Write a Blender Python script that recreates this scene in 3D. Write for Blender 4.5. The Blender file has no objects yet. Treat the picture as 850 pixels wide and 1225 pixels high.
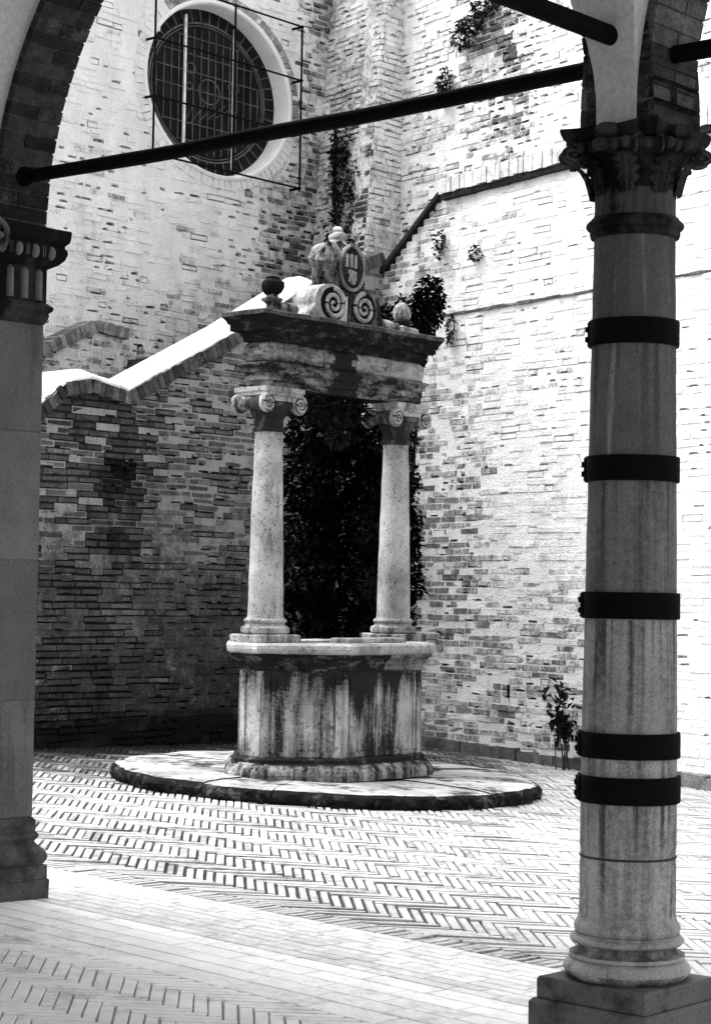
import bpy, math, random
from math import sin, cos, pi, sqrt, radians, atan, atan2, tan
from mathutils import Vector, Matrix, noise

random.seed(7)
SC = bpy.context.scene
COL = SC.collection

# ------------------------------------------------------------------ frames
def az(a): return Vector((sin(radians(a)), cos(radians(a)), 0))
DC = az(41.5)                       # church wall, stair wall, well length, across the arcade
E1 = Vector((DC.y, -DC.x, 0))       # along the arcade, towards the near right
DR = az(-35.0)                      # right hand wall, going away
NR = Vector((-DR.y, DR.x, 0))
if NR.y > 0: NR = -NR
NL = E1.copy()
Z = Vector((0, 0, 1))
def gz(x, y): return -0.035 * (x + 0.5)     # the court drains to the right

class Frame:
    def __init__(s, O, X, Y): s.O, s.X, s.Y = Vector(O), Vector(X), Vector(Y)
    def __call__(s, a, b, z): return s.O + a * s.X + b * s.Y + Vector((0, 0, z))
WORLD = Frame((0, 0, 0), (1, 0, 0), (0, 1, 0))
FA = Frame((1.046, 7.6, 0), E1, DC)          # arcade frame, origin at the column
FWELL = Frame((-0.184, 16.70, 0), DC, E1)    # well frame: a along its length, b to its front
PL = Vector((-3.004, 18.944, 0))             # a point at the foot of the stair wall
PR = Vector((2.238, 19.819, 0))              # a point at the foot of the right wall

# ------------------------------------------------------------------ materials
def nodes(name):
    m = bpy.data.materials.new(name); m.use_nodes = True
    nt = m.node_tree; b = nt.nodes['Principled BSDF']
    return m, nt, b
def nd(nt, t, **kw):
    n = nt.nodes.new(t)
    for k, v in kw.items():
        if k.startswith('i_'): n.inputs[k[2:].replace('_', ' ')].default_value = v
        else: setattr(n, k, v)
    return n
def ramp(nt, src, p0, p1, c0=0.0, c1=1.0):
    r = nd(nt, 'ShaderNodeMapRange', clamp=True)
    r.inputs['From Min'].default_value = p0; r.inputs['From Max'].default_value = p1
    r.inputs['To Min'].default_value = c0; r.inputs['To Max'].default_value = c1
    nt.links.new(src, r.inputs['Value']); return r.outputs['Result']
def mth(nt, op, a, b):
    m = nd(nt, 'ShaderNodeMath', operation=op)
    for i, x in enumerate((a, b)):
        if isinstance(x, (int, float)): m.inputs[i].default_value = x
        else: nt.links.new(x, m.inputs[i])
    return m.outputs[0]
def mixf(nt, f, a, b):
    m = nd(nt, 'ShaderNodeMix', data_type='FLOAT', clamp_factor=True)
    for i, x in ((0, f), (2, a), (3, b)):
        if isinstance(x, (int, float)): m.inputs[i].default_value = x
        else: nt.links.new(x, m.inputs[i])
    return m.outputs[0]
def grey(nt, v):
    c = nd(nt, 'ShaderNodeCombineColor')
    for i in range(3): nt.links.new(v, c.inputs[i])
    return c.outputs[0]
def noisetex(nt, scale, vec=(1, 1, 1), detail=4, rough=0.55, off=(0, 0, 0)):
    tc = nd(nt, 'ShaderNodeTexCoord')
    mp = nd(nt, 'ShaderNodeMapping'); mp.inputs['Scale'].default_value = vec; mp.inputs['Location'].default_value = off
    nt.links.new(tc.outputs['Object'], mp.inputs['Vector'])
    n = nd(nt, 'ShaderNodeTexNoise'); n.inputs['Scale'].default_value = scale
    n.inputs['Detail'].default_value = detail; n.inputs['Roughness'].default_value = rough
    nt.links.new(mp.outputs[0], n.inputs['Vector']); return n.outputs['Fac']
def wear_shade(nt):
    a = nd(nt, 'ShaderNodeAttribute', attribute_name='wear_shade')
    s = nd(nt, 'ShaderNodeSeparateColor'); nt.links.new(a.outputs['Color'], s.inputs[0])
    return s.outputs
def bump(nt, b, h, strength, dist):
    bp = nd(nt, 'ShaderNodeBump'); bp.inputs['Strength'].default_value = strength; bp.inputs['Distance'].default_value = dist
    nt.links.new(h, bp.inputs['Height']); nt.links.new(bp.outputs[0], b.inputs['Normal'])

def brick_mat(name, lime=0.8, dirt=0.03, fine=9.0, rough=0.92, bdist=0.02, mott=1.0):
    """wear.r = tone of the brick, wear.g = how much limewash is left, wear.b = grime"""
    m, nt, b = nodes(name)
    w = wear_shade(nt)
    n1 = noisetex(nt, fine, detail=6, rough=0.68)
    n2 = noisetex(nt, fine * 4.5, vec=(1, 1, 1.6), detail=4, rough=0.65, off=(3, 1, 2))
    n3 = noisetex(nt, fine * 0.5, vec=(1, 1, 0.35), detail=5, rough=0.6, off=(9, 4, 1))
    n4 = noisetex(nt, 1.3, vec=(1, 1, 0.7), detail=5, rough=0.6, off=(2, 6, 6))
    c = lambda n, k: mth(nt, 'MULTIPLY', mth(nt, 'SUBTRACT', n, 0.5), k)
    v = mth(nt, 'MULTIPLY', w[0], ramp(nt, n1, 0.28, 0.72, 1 - 0.55 * mott, 1 + 0.6 * mott))
    v = mth(nt, 'MULTIPLY', v, ramp(nt, n2, 0.28, 0.72, 1 - 0.4 * mott, 1 + 0.4 * mott))
    lm = mth(nt, 'ADD', mth(nt, 'ADD', c(n1, 1.1), c(n2, 0.9)), mth(nt, 'ADD', c(n4, 0.9), w[1]))
    lm = ramp(nt, lm, 0.25, 0.70)
    limev = mth(nt, 'MULTIPLY', ramp(nt, n3, 0.25, 0.75, 0.80, 1.08), lime)
    v = mixf(nt, lm, v, limev)
    dm = mth(nt, 'ADD', mth(nt, 'ADD', c(n3, 1.1), c(n2, 0.6)), mth(nt, 'ADD', c(n4, -0.5), w[2]))
    dm = ramp(nt, dm, 0.20, 0.62, 0, 0.95)
    v = mixf(nt, dm, v, dirt)
    v = mth(nt, 'MINIMUM', v, 0.88)
    nt.links.new(grey(nt, v), b.inputs['Base Color'])
    b.inputs['Roughness'].default_value = rough; b.inputs['Specular IOR Level'].default_value = 0.06
    h = mth(nt, 'ADD', n1, mth(nt, 'MULTIPLY', n2, 0.6))
    bump(nt, b, h, 1.0, bdist)
    return m

def stone_mat(name, base, dark, streak=(0.56, 0.70), pits=(0.66, 0.72), var=0.25, fine=22.0, grain=0.12, rough=0.8,
              vscale=0.16, bdist=0.006, pale=None, sp=0.25, sscale=7.0):
    """weathered stone: vertical run-off streaks, pits, speckle; wear.g adds grime and painted shade, wear.r scales the tone"""
    m, nt, b = nodes(name)
    w = wear_shade(nt)
    n1 = noisetex(nt, 3.2, detail=5, rough=0.6)
    n2 = noisetex(nt, fine, detail=5, rough=0.65, off=(2, 7, 3))
    ns = noisetex(nt, sscale, vec=(1, 1, vscale), detail=5, rough=0.62, off=(5, 2, 8))
    ng = noisetex(nt, 160.0, detail=2, rough=0.7, off=(1, 1, 4))
    v = mth(nt, 'MULTIPLY', ramp(nt, n1, 0.3, 0.7, base * (1 - var), base * (1 + var)), w[0])
    if pale:
        pm = ramp(nt, noisetex(nt, 16.0, vec=(1, 1, 0.045), detail=4, off=(12, 3, 5)), 0.60, 0.70, 0.0, 0.7)
        v = mixf(nt, pm, v, pale)
    sm = mth(nt, 'ADD', ns, mth(nt, 'ADD', w[1], mth(nt, 'MULTIPLY', mth(nt, 'SUBTRACT', n2, 0.5), 0.35)))
    v = mixf(nt, ramp(nt, sm, streak[0], streak[1], 0, 0.96), v, dark)
    pm = ramp(nt, n2, pits[0], pits[1])
    v = mixf(nt, mth(nt, 'MULTIPLY', pm, 0.8), v, dark)
    v = mth(nt, 'MULTIPLY', v, ramp(nt, ng, 0.25, 0.75, 1 - grain * 2, 1 + grain * 2))
    v = mth(nt, 'MINIMUM', v, 0.88)
    nt.links.new(grey(nt, v), b.inputs['Base Color'])
    b.inputs['Roughness'].default_value = rough; b.inputs['Specular IOR Level'].default_value = sp
    h = mth(nt, 'SUBTRACT', mth(nt, 'ADD', n1, mth(nt, 'MULTIPLY', n2, 0.5)), mth(nt, 'MULTIPLY', pm, 0.5))
    bump(nt, b, h, 0.8, bdist)
    return m

def plain_mat(name, base, rough=0.6, var=0.3, scale=12.0, metallic=0.0, bdist=0.003, spec=0.3):
    m, nt, b = nodes(name)
    n1 = noisetex(nt, scale, detail=5, rough=0.6)
    n2 = noisetex(nt, scale * 14, detail=2, off=(4, 4, 1))
    v = mth(nt, 'MULTIPLY', ramp(nt, n1, 0.3, 0.7, base * (1 - var), base * (1 + var)), ramp(nt, n2, 0.3, 0.7, 0.85, 1.15))
    nt.links.new(grey(nt, v), b.inputs['Base Color'])
    b.inputs['Roughness'].default_value = rough; b.inputs['Metallic'].default_value = metallic
    b.inputs['Specular IOR Level'].default_value = spec
    bump(nt, b, mth(nt, 'ADD', n1, mth(nt, 'MULTIPLY', n2, 0.3)), 0.6, bdist)
    return m

def leaf_mat(name, base, var=0.6):
    m, nt, b = nodes(name)
    w = wear_shade(nt)
    v = mth(nt, 'MULTIPLY', w[0], base)
    nt.links.new(grey(nt, v), b.inputs['Base Color'])
    b.inputs['Roughness'].default_value = 0.6; b.inputs['Specular IOR Level'].default_value = 0.03
    return m

M = {}
M['white_wall'] = brick_mat('limewashed_brick', lime=0.88, dirt=0.03)
M['dark_wall'] = brick_mat('old_dark_brick', lime=0.42, dirt=0.012, fine=8.0)
M['coping'] = brick_mat('coping_brick', lime=0.7, dirt=0.02)
M['lime'] = brick_mat('lime_render', lime=0.85, dirt=0.05, bdist=0.006)
M['arch_brick'] = brick_mat('arch_brick', lime=0.14, dirt=0.01, fine=12.0)
M['paving'] = brick_mat('paving_brick', lime=0.39, dirt=0.02, fine=9.0, rough=0.85, bdist=0.008)
M['floor'] = brick_mat('worn_floor_brick', lime=0.86, dirt=0.28, fine=7.0, rough=0.75, bdist=0.003, mott=0.4)
M['joint'] = plain_mat('joint_earth', 0.035, rough=1.0)
M['earth'] = plain_mat('earth', 0.22, rough=1.0, scale=3.0)
M['plaster'] = plain_mat('vault_plaster', 0.50, rough=0.95, var=0.12, scale=3.0, bdist=0.004)
M['column'] = stone_mat('grey_sandstone', 0.24, 0.06, streak=(0.52, 0.74), pits=(0.68, 0.80), var=0.22, fine=34, grain=0.22, pale=0.36, vscale=0.06, sscale=9, sp=0.08)
M['capital'] = stone_mat('dark_capital_stone', 0.035, 0.006, streak=(0.46, 0.62), var=0.4, grain=0.15, sp=0.05)  # near-black stone for the capitals, much darker than the shafts
M['plinth'] = stone_mat('dark_plinth_stone', 0.11, 0.03, streak=(0.5, 0.72), var=0.35, fine=26, grain=0.2, vscale=1.0, sp=0.08)
M['pier'] = stone_mat('pier_stone', 0.13, 0.05, streak=(0.54, 0.80), pits=(0.70, 0.82), var=0.2, fine=40, grain=0.22, vscale=0.10, sp=0.08)
M['marble'] = stone_mat('pitted_travertine', 0.32, 0.015, streak=(0.47, 0.72), pits=(0.57, 0.66), var=0.45, fine=52, grain=0.25, vscale=0.25, bdist=0.01, sscale=11, sp=0.08)
M['basin'] = stone_mat('streaked_marble', 0.31, 0.006, streak=(0.38, 0.66), pits=(0.60, 0.67), var=0.5, fine=42, grain=0.16, vscale=0.10, bdist=0.012, sscale=12, sp=0.06)
M['crust'] = stone_mat('black_crusted_stone', 0.24, 0.004, streak=(0.28, 0.72), pits=(0.58, 0.66), var=0.5, fine=30, grain=0.15, vscale=3.2, bdist=0.012, sp=0.03, sscale=5)
M['step'] = stone_mat('worn_step_stone', 0.36, 0.02, streak=(0.48, 0.64), pits=(0.62, 0.72), var=0.4, fine=14, grain=0.1, vscale=1.0, sscale=5, bdist=0.02, sp=0.06)
M['moss_shade'] = stone_mat('mossy_shaded_edge', 0.12, 0.004, streak=(0.34, 0.60), var=0.5, vscale=1.0, bdist=0.025, sp=0.03)  # moss, with the shade of the step's side in the base colour
M['iron'] = plain_mat('black_iron', 0.004, rough=0.8, bdist=0.002, spec=0.05)
M['glass'] = plain_mat('leaded_glass', 0.010, rough=0.4, var=0.6, scale=4.0, spec=0.05)
M['lead'] = plain_mat('lead_came', 0.09, rough=0.6, var=0.6, scale=5)
M['whitebar'] = plain_mat('pale_bar', 0.8, rough=0.6)
M['ivy'] = leaf_mat('ivy_leaf', 0.006)
M['leaf'] = leaf_mat('shrub_leaf', 0.016)
M['stem'] = plain_mat('stem_bark', 0.03, rough=0.9)

# ------------------------------------------------------------------ mesh builder
class MB:
    def __init__(s): s.v, s.f, s.c, s.m, s.sm = [], [], [], [], []
    def face(s, pts, col=(1, 0, 0), mat=0, smooth=False):
        i = len(s.v); s.v.extend(pts); s.f.append(list(range(i, i + len(pts)))); s.c.append(col); s.m.append(mat); s.sm.append(smooth)
    def grid(s, rows, col=(1, 0, 0), mat=0, smooth=True, close=False, cf=None, flip=False):
        """rows: list of equal-length point lists"""
        b = len(s.v); n = len(rows[0])
        for r in rows: s.v.extend(r)
        for i in range(len(rows) - 1):
            for j in range(n if close else n - 1):
                k = (j + 1) % n
                q = [b + i * n + j, b + i * n + k, b + (i + 1) * n + k, b + (i + 1) * n + j]
                if flip: q.reverse()
                s.f.append(q)
                if cf:
                    p = sum((s.v[x] for x in q), Vector()) / 4; s.c.append(cf(p))
                else: s.c.append(col)
                s.m.append(mat); s.sm.append(smooth)
    def box(s, P, x0, x1, y0, y1, z0, z1, col=(1, 0, 0), mat=0, jit=0.0, skip=()):
        """P maps local (x,y,z) to the world"""
        r = (lambda: random.uniform(-jit, jit)) if jit else (lambda: 0)
        c = [[[P(x + r(), y + r(), z + r()) for z in (z0, z1)] for y in (y0, y1)] for x in (x0, x1)]
        F = {'x0': (c[0][0][0], c[0][0][1], c[0][1][1], c[0][1][0]), 'x1': (c[1][0][0], c[1][1][0], c[1][1][1], c[1][0][1]),
             'y0': (c[0][0][0], c[1][0][0], c[1][0][1], c[0][0][1]), 'y1': (c[0][1][0], c[0][1][1], c[1][1][1], c[1][1][0]),
             'z0': (c[0][0][0], c[0][1][0], c[1][1][0], c[1][0][0]), 'z1': (c[0][0][1], c[1][0][1], c[1][1][1], c[0][1][1])}
        b = len(s.v); ids = {}
        for k, q in F.items():
            if k in skip: continue
            ix = []
            for p in q:
                t = id(p)
                if t not in ids: ids[t] = len(s.v); s.v.append(p)
                ix.append(ids[t])
            s.f.append(ix); s.c.append(col); s.m.append(mat); s.sm.append(False)
    def build(s, name, mats, parent=None, origin=None, bevel=0.0, auto=True):
        me = bpy.data.meshes.new(name)
        o0 = Vector(origin) if origin is not None else (root_of(parent).location if parent else Vector())
        me.from_pydata([tuple(p - o0) for p in s.v], [], s.f)
        for m in (mats if isinstance(mats, (list, tuple)) else [mats]): me.materials.append(m)
        me.polygons.foreach_set('material_index', s.m)
        me.polygons.foreach_set('use_smooth', s.sm)
        at = me.color_attributes.new('wear_shade', 'FLOAT_COLOR', 'CORNER')
        buf = []
        for f, c in zip(s.f, s.c): buf.extend(list(c) + [1.0] if len(c) == 3 else c) if False else [buf.extend((c[0], c[1], c[2], 1.0)) for _ in f]
        at.data.foreach_set('color', buf)
        me.update()
        if any(s.sm): me.set_sharp_from_angle(angle=radians(32))
        o = bpy.data.objects.new(name, me); COL.objects.link(o)
        if parent: o.parent = parent
        elif origin is not None: o.location = o0
        if bevel:
            bv = o.modifiers.new('bevel', 'BEVEL'); bv.width = bevel; bv.segments = 2; bv.limit_method = 'ANGLE'
        return o
def root_of(o):
    while o.parent: o = o.parent
    return o
def tag(o, label=None, cat=None, group=None, kind=None):
    if label: o['label'] = label
    if cat: o['category'] = cat
    if group: o['group'] = group
    if kind: o['kind'] = kind
    return o
def thing(name, loc, label, cat, group=None):
    o = bpy.data.objects.new(name, None); COL.objects.link(o); o.location = Vector(loc)
    o.empty_display_size = 0.2
    return tag(o, label, cat, group, 'thing')

def lathe(mb, F, a, b, prof, seg=48, jit=0.0, cf=None, col=(1, 0, 0), mat=0, radial=None, capb=True, capt=True, a0=0.0):
    rows = []
    for (r, z) in prof:
        row = []
        for k in range(seg):
            t = a0 + 2 * pi * k / seg
            rr = r * (radial(t, z) if radial else 1)
            p = F(a + rr * cos(t), b + rr * sin(t), z)
            if jit:
                q = p * 9.0; n = noise.noise(q); p = p + Vector((cos(t), sin(t), 0.3)) * n * jit
            row.append(p)
        rows.append(row)
    mb.grid(rows, col=col, mat=mat, smooth=True, close=True, cf=cf)
    for flag, row, rev in ((capb, rows[0], True), (capt, rows[-1], False)):
        if flag: mb.face(list(reversed(row)) if rev else list(row), cf(sum(row, Vector()) / seg) if cf else col, mat)

def offset_poly(poly, d, sc=(1, 1)):
    """mitred outward offset of a counter-clockwise convex polygon (a,b)"""
    n = len(poly); out = []
    for i in range(n):
        p0, p1, p2 = poly[i - 1], poly[i], poly[(i + 1) % n]
        def nrm(p, q):
            dx, dy = q[0] - p[0], q[1] - p[1]; l = sqrt(dx * dx + dy * dy); return dy / l, -dx / l
        n1, n2 = nrm(p0, p1), nrm(p1, p2)
        k = 1 + n1[0] * n2[0] + n1[1] * n2[1]
        out.append((p1[0] + d * sc[0] * (n1[0] + n2[0]) / k, p1[1] + d * sc[1] * (n1[1] + n2[1]) / k))
    return out
def sweep(mb, F, poly, prof, sub=8, jit=0.0, jf=6.0, sc=(1, 1), cf=None, col=(1, 0, 0), mat=0, capb=True, capt=True, smooth=False):
    """profile [(offset,z)] run around a polygon; each side cut into sub pieces"""
    rows = []
    for (d, z) in prof:
        q = offset_poly(poly, d, sc); row = []
        for i in range(len(q)):
            p0, p1 = q[i], q[(i + 1) % len(q)]
            for k in range(sub):
                t = k / sub
                p = F(p0[0] + (p1[0] - p0[0]) * t, p0[1] + (p1[1] - p0[1]) * t, z)
                if jit:
                    nn = noise.noise_vector(p * jf); p = p + nn * jit
                row.append(p)
        rows.append(row)
    mb.grid(rows, col=col, mat=mat, smooth=smooth, close=True, cf=cf)
    if capb: mb.face(list(reversed(rows[0])), cf(sum(rows[0], Vector()) / len(rows[0])) if cf else col, mat)
    if capt: mb.face(list(rows[-1]), cf(sum(rows[-1], Vector()) / len(rows[-1])) if cf else col, mat)
    return rows
def rect(ha, hb, ca=0, cb=0): return [(ca - ha, cb - hb), (ca + ha, cb - hb), (ca + ha, cb + hb), (ca - ha, cb + hb)]
def tube(mb, pts, r, seg=8, col=(1, 0, 0), mat=0, cap=True):
    rows = []; n = len(pts)
    for i, p in enumerate(pts):
        d = (pts[min(i + 1, n - 1)] - pts[max(i - 1, 0)]).normalized()
        u = d.cross(Z);
        if u.length < 1e-3: u = d.cross(Vector((1, 0, 0)))
        u.normalize(); w = d.cross(u)
        rr = r[i] if isinstance(r, (list, tuple)) else r
        rows.append([p + (u * cos(2 * pi * k / seg) + w * sin(2 * pi * k / seg)) * rr for k in range(seg)])
    mb.grid(rows, col=col, mat=mat, smooth=True, close=True, flip=True)
    if cap: mb.face(rows[0], col, mat); mb.face(list(reversed(rows[-1])), col, mat)
def extrude_outline(mb, F, pts, b0, b1, col=(1, 0, 0), mat=0, cf=None, taper=0.0):
    """outline in (a,z), thickness from b0 to b1"""
    fr = [F(a, b1, z) for a, z in pts]; bk = [F(a, b0, z) for a, z in pts]
    mb.face(fr, cf(sum(fr, Vector()) / len(fr)) if cf else col, mat); mb.face(list(reversed(bk)), col, mat)
    n = len(pts)
    for i in range(n):
        j = (i + 1) % n
        mb.face([fr[j], fr[i], bk[i], bk[j]], cf((fr[i] + fr[j]) / 2) if cf else col, mat)

def fbm(x, y, z=0.0): return noise.noise(Vector((x, y, z))) * 0.6 + noise.noise(Vector((x * 2.1, y * 2.1, z + 5))) * 0.3 + noise.noise(Vector((x * 4.3, y * 4.3, z + 9))) * 0.15

# ------------------------------------------------------------------ brick walls
def spans(poly, z):
    xs = []
    n = len(poly)
    for i in range(n):
        (x0, z0), (x1, z1) = poly[i], poly[(i + 1) % n]
        if (z0 <= z) != (z1 <= z): xs.append(x0 + (x1 - x0) * (z - z0) / (z1 - z0))
    xs.sort(); return list(zip(xs[::2], xs[1::2]))
def brick_wall(mb, P, d, n, polys, ch, bl, tone, joint, rng, lean=0.0, open_joint=0.2, gap=0.009, rough=0.006, wob=0.014, circ=None, zref=0, hole=0.018, deep=0.0, calm=None):
    """real bricks laid in courses inside polys [(s,z)].  tone(s,z,rnd)->(tone,lime,grime); joint(s,z)->same for the mortar"""
    def W(s, e, z): return P + d * s + n * (e - lean * (z - zref)) + Vector((0, 0, z))
    for poly in polys:
        zs = [z for _, z in poly]; z0, z1 = min(zs), max(zs)
        k = int(math.floor(z0 / ch)); 
        while k * ch < z1:
            za = max(k * ch, z0); zb = min((k + 1) * ch, z1); k += 1
            if zb - za < 0.012: continue
            for (sa, sb) in spans(poly, (za + zb) / 2):
                s = sa - rng.uniform(0, bl) if sa > -90 else sa
                head = rng.random() < 0.3
                while s < sb:
                    L = bl * (rng.uniform(0.42, 0.56) if head else rng.uniform(0.86, 1.1)); head = (rng.random() < 0.35)
                    a, b = max(s, sa), min(s + L, sb); s += L
                    if b - a < 0.03: continue
                    sc, zc = (a + b) / 2, (za + zb) / 2
                    if circ and (sc - circ[0]) ** 2 + ((zc - circ[1]) / circ[3]) ** 2 < circ[2] ** 2: continue
                    wz = lambda q, z: z + wob * noise.noise(Vector((q * 0.9, z * 3.0, 3.3)))
                    # the mortar: flush, except where the bed joint has washed out
                    op = rng.random() < open_joint * max(0.0, 0.9 + 2.6 * fbm(sc * 0.7, zc * 0.7, 7)) * (calm(sc, zc) if calm else 1)
                    g = gap * 0.5 * rng.uniform(0.6, 1.5); e = rng.uniform(-rough, rough)
                    r0, r1 = (rng.uniform(0.2, 1) * hole, rng.uniform(0.2, 1) * hole) if op else (0, 0)
                    hz = za + g + max(r0, r1) + 0.003
                    jc = joint(sc, zc); dk = (jc[0] * 0.25, max(0, jc[1] - 0.6), jc[2])
                    sd = -0.003 - (0.03 if rng.random() < deep * (1 + 1.8 * noise.noise(Vector((sc * 0.7, zc * 0.7, 17)))) else 0.0)
                    n0 = a + (b - a) * rng.uniform(0.0, 0.55); n1 = min(b, n0 + rng.uniform(0.05, 0.16)); nb = 0.012
                    q4 = lambda x0, x1, y0, y1, dd, cc: mb.face([W(x0, dd, wz(x0, y0)), W(x1, dd, wz(x1, y0)), W(x1, dd, wz(x1, y1)), W(x0, dd, wz(x0, y1))], cc, 0)
                    cc = jc if sd > -0.02 else dk
                    if op and n1 - n0 > 0.03:
                        q4(n0, n1, za, hz, -0.045, dk)
                        if n0 - a > 0.002: q4(a, n0, za, hz, sd, cc)
                        if b - n1 > 0.002: q4(n1, b, za, hz, sd, cc)
                    else: op = False; hz = za
                    q4(a, b, hz, zb, sd, cc)
                    if rng.random() < 0.07: e -= rng.uniform(0.0, 0.022)
                    j = lambda: rng.uniform(-0.004, 0.004)
                    t = tone(sc, zc, rng)
                    A0, B0, Z0, Z1 = a + g, b - g, za + g, zb - g
                    bv = 0.005
                    lo = [(A0 + bv + j(), Z0 + bv + j())]
                    if op:
                        m0, m1 = max(n0 + nb, A0 + 0.012), min(n1 - nb, B0 - 0.012)
                        if m1 - m0 > 0.01:
                            lo += [(max(m0 - 0.01, A0 + 0.007), Z0 + bv), (m0, Z0 + bv + r0), (m1, Z0 + bv + r1), (min(m1 + 0.01, B0 - 0.007), Z0 + bv)]
                    lo += [(B0 - bv + j(), Z0 + bv + j())]
                    up = [(B0 - bv + j(), Z1 - bv + j()), (A0 + bv + j(), Z1 - bv + j())]
                    ring_ = lo + up
                    fr = [W(x, e + j() * .7, wz(x, y)) for x, y in ring_]
                    nr = len(ring_); cx_, cy_ = (A0 + B0) / 2, (Z0 + Z1) / 2
                    bk = [W(x + (bv if x > cx_ else -bv) * (1 if k in (0, len(lo) - 1) or k >= len(lo) else 0), e - 0.045, wz(x, y + (bv if y > cy_ else -bv))) for k, (x, y) in enumerate(ring_)]
                    i = len(mb.v); mb.v.extend(fr + bk)
                    mb.f.append([i + x for x in range(nr)]); mb.c.append(t); mb.m.append(0); mb.sm.append(False)
                    for k_ in range(nr):
                        q = (k_, nr + k_, nr + (k_ + 1) % nr, (k_ + 1) % nr)
                        mb.f.append([i + x for x in q]); mb.c.append(t); mb.m.append(0); mb.sm.append(False)
def slab(mb, P, d, n, poly, e0, e1, col, mat=0, lean=0.0, zref=0):
    W = lambda s, e, z: P + d * s + n * (e - lean * (z - zref)) + Vector((0, 0, z))
    fr = [W(s, e1, z) for s, z in poly]; bk = [W(s, e0, z) for s, z in poly]
    mb.face(fr, col, mat); mb.face(list(reversed(bk)), col, mat)
    for i in range(len(poly)):
        j = (i + 1) % len(poly); mb.face([fr[j], fr[i], bk[i], bk[j]], col, mat)
def rowlock(mb, P, d, n, line, h, e0, e1, tone, rng, w=0.07, lean=0.0, mat=0):
    """bricks on edge following a line [(s,z)], standing up from it by h"""
    for (sa, za), (sb, zb) in zip(line, line[1:]):
        L = sqrt((sb - sa) ** 2 + (zb - za) ** 2); k = max(1, int(L / w)); ux, uz = (sb - sa) / L, (zb - za) / L
        for i in range(k):
            q0, q1 = i * L / k + 0.004, (i + 1) * L / k - 0.004
            t0, t1 = rng.uniform(-.008, .008), h + rng.uniform(-.008, .008); ee = e1 + rng.uniform(-.012, .012)
            pt = lambda q, t, e: P + d * (sa + ux * q - uz * t) + n * e + Vector((0, 0, za + uz * q + ux * t))
            c = tone(sa + ux * q0, za, rng)
            f = [pt(q0, t0, ee), pt(q1, t0, ee), pt(q1, t1, ee), pt(q0, t1, ee)]; b = [pt(q0, t0, e0), pt(q1, t0, e0), pt(q1, t1, e0), pt(q0, t1, e0)]
            i0 = len(mb.v); mb.v.extend(f + b)
            for qd in ((0, 1, 2, 3), (0, 4, 5, 1), (1, 5, 6, 2), (2, 6, 7, 3), (3, 7, 4, 0), (4, 7, 6, 5)):
                mb.f.append([i0 + x for x in qd]); mb.c.append(c); mb.m.append(mat); mb.sm.append(False)

sst = lambda x, a, b: max(0.0, min(1.0, (x - a) / (b - a)))

# ---------- stair wall on the left (dark brick) ----------
rg = random.Random(11)
stair_line = [(-3.0, 0.99), (0.0, 3.19), (0.30, 3.44), (0.62, 3.50), (1.10, 3.42), (2.51, 4.13), (3.85, 4.88), (4.93, 5.35)]
def stair_cloud(s, z):
    n = fbm(s * 0.9, z * 0.9, 1); m = fbm(s * 2.4, z * 1.4, 8)
    k = 0.20 + 0.55 * n + 0.35 * m
    k += 0.40 * sst(s, 0.9, 1.7) * sst(z, 1.5, 2.1) + 0.10 * sst(z, 2.4, 3.0)
    k += 0.35 * max(0, 1 - ((s - 1.15) / 0.28) ** 2) * max(0, 1 - ((z - 1.45) / 0.35) ** 2)
    k -= 0.25 * (1 - sst(z, 0.3, 1.2))
    if z > 2.95 and 0.2 < s < 1.4: k -= 0.3
    return k
def stair_grime(s, z):
    g = 0.0 + 0.16 * (1 - sst(z, 0.2, 1.3)) + 0.15 * fbm(s * 1.3, z * 0.5, 4)
    g += 0.6 * (1 - sst(z + 0.12 * fbm(s * 2, 0, 3), 0.26, 0.46))
    dx = (s - 1.0 - 0.06 * sin(z * 5)) / (0.30 + 0.10 * noise.noise(Vector((z * 4, 1, 1))))
    if 1.45 < z < 2.85 and abs(dx) < 1.0: g += 0.62 * (1 - abs(dx)) ** 0.35 * sst(z, 1.45, 2.1)
    if s > 2.55 and z < 3.3: g += 0.25 * sst(s, 2.55, 3.1)
    return g
def stair_tone(s, z, r):
    k = max(0, min(1, stair_cloud(s, z)))
    t = (0.060 + 0.13 * k) * r.uniform(0.78, 1.25)
    return (t, max(0, 0.30 * k - 0.05 + (0.35 if r.random() < 0.05 else 0)), stair_grime(s, z))
def stair_joint(s, z):
    k = max(0, min(1, stair_cloud(s, z))); up = sst(z + 0.5 * fbm(s, z, 15), 1.7, 2.5)
    return (0.07 + 0.13 * k + 0.18 * up, 0.10 + 0.25 * k + 0.38 * up, stair_grime(s, z) * 0.85)
root = thing('stair_wall', PL + DC * 1.5, 'dark stained brick stair wall on the left with stepped sloping coping', 'wall')
mb = MB()
poly = [(-3.0, -0.2), (4.95, -0.2), (4.93, 5.35)] + list(reversed(stair_line[:-1]))
brick_wall(mb, PL, DC, NL, [poly], 0.067, 0.29, stair_tone, stair_joint, rg, open_joint=0.30, gap=0.014, rough=0.009, hole=0.010, deep=0.40)
slab(mb, PL, DC, NL, poly, -0.42, -0.046, (0.08, 0, 0.2))
mb.build('brickwork', M['dark_wall'], root)
mb = MB()
ct = lambda s, z, r: (r.choice((0.05, 0.07, 0.10, 0.13)), 0.02 + (0.1 if r.random() < .2 else 0), 0.12)
rowlock(mb, PL, DC, NL, stair_line, 0.13, -0.36, 0.055, ct, rg, w=0.075)
mb.build('coping', M['coping'], root)
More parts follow.
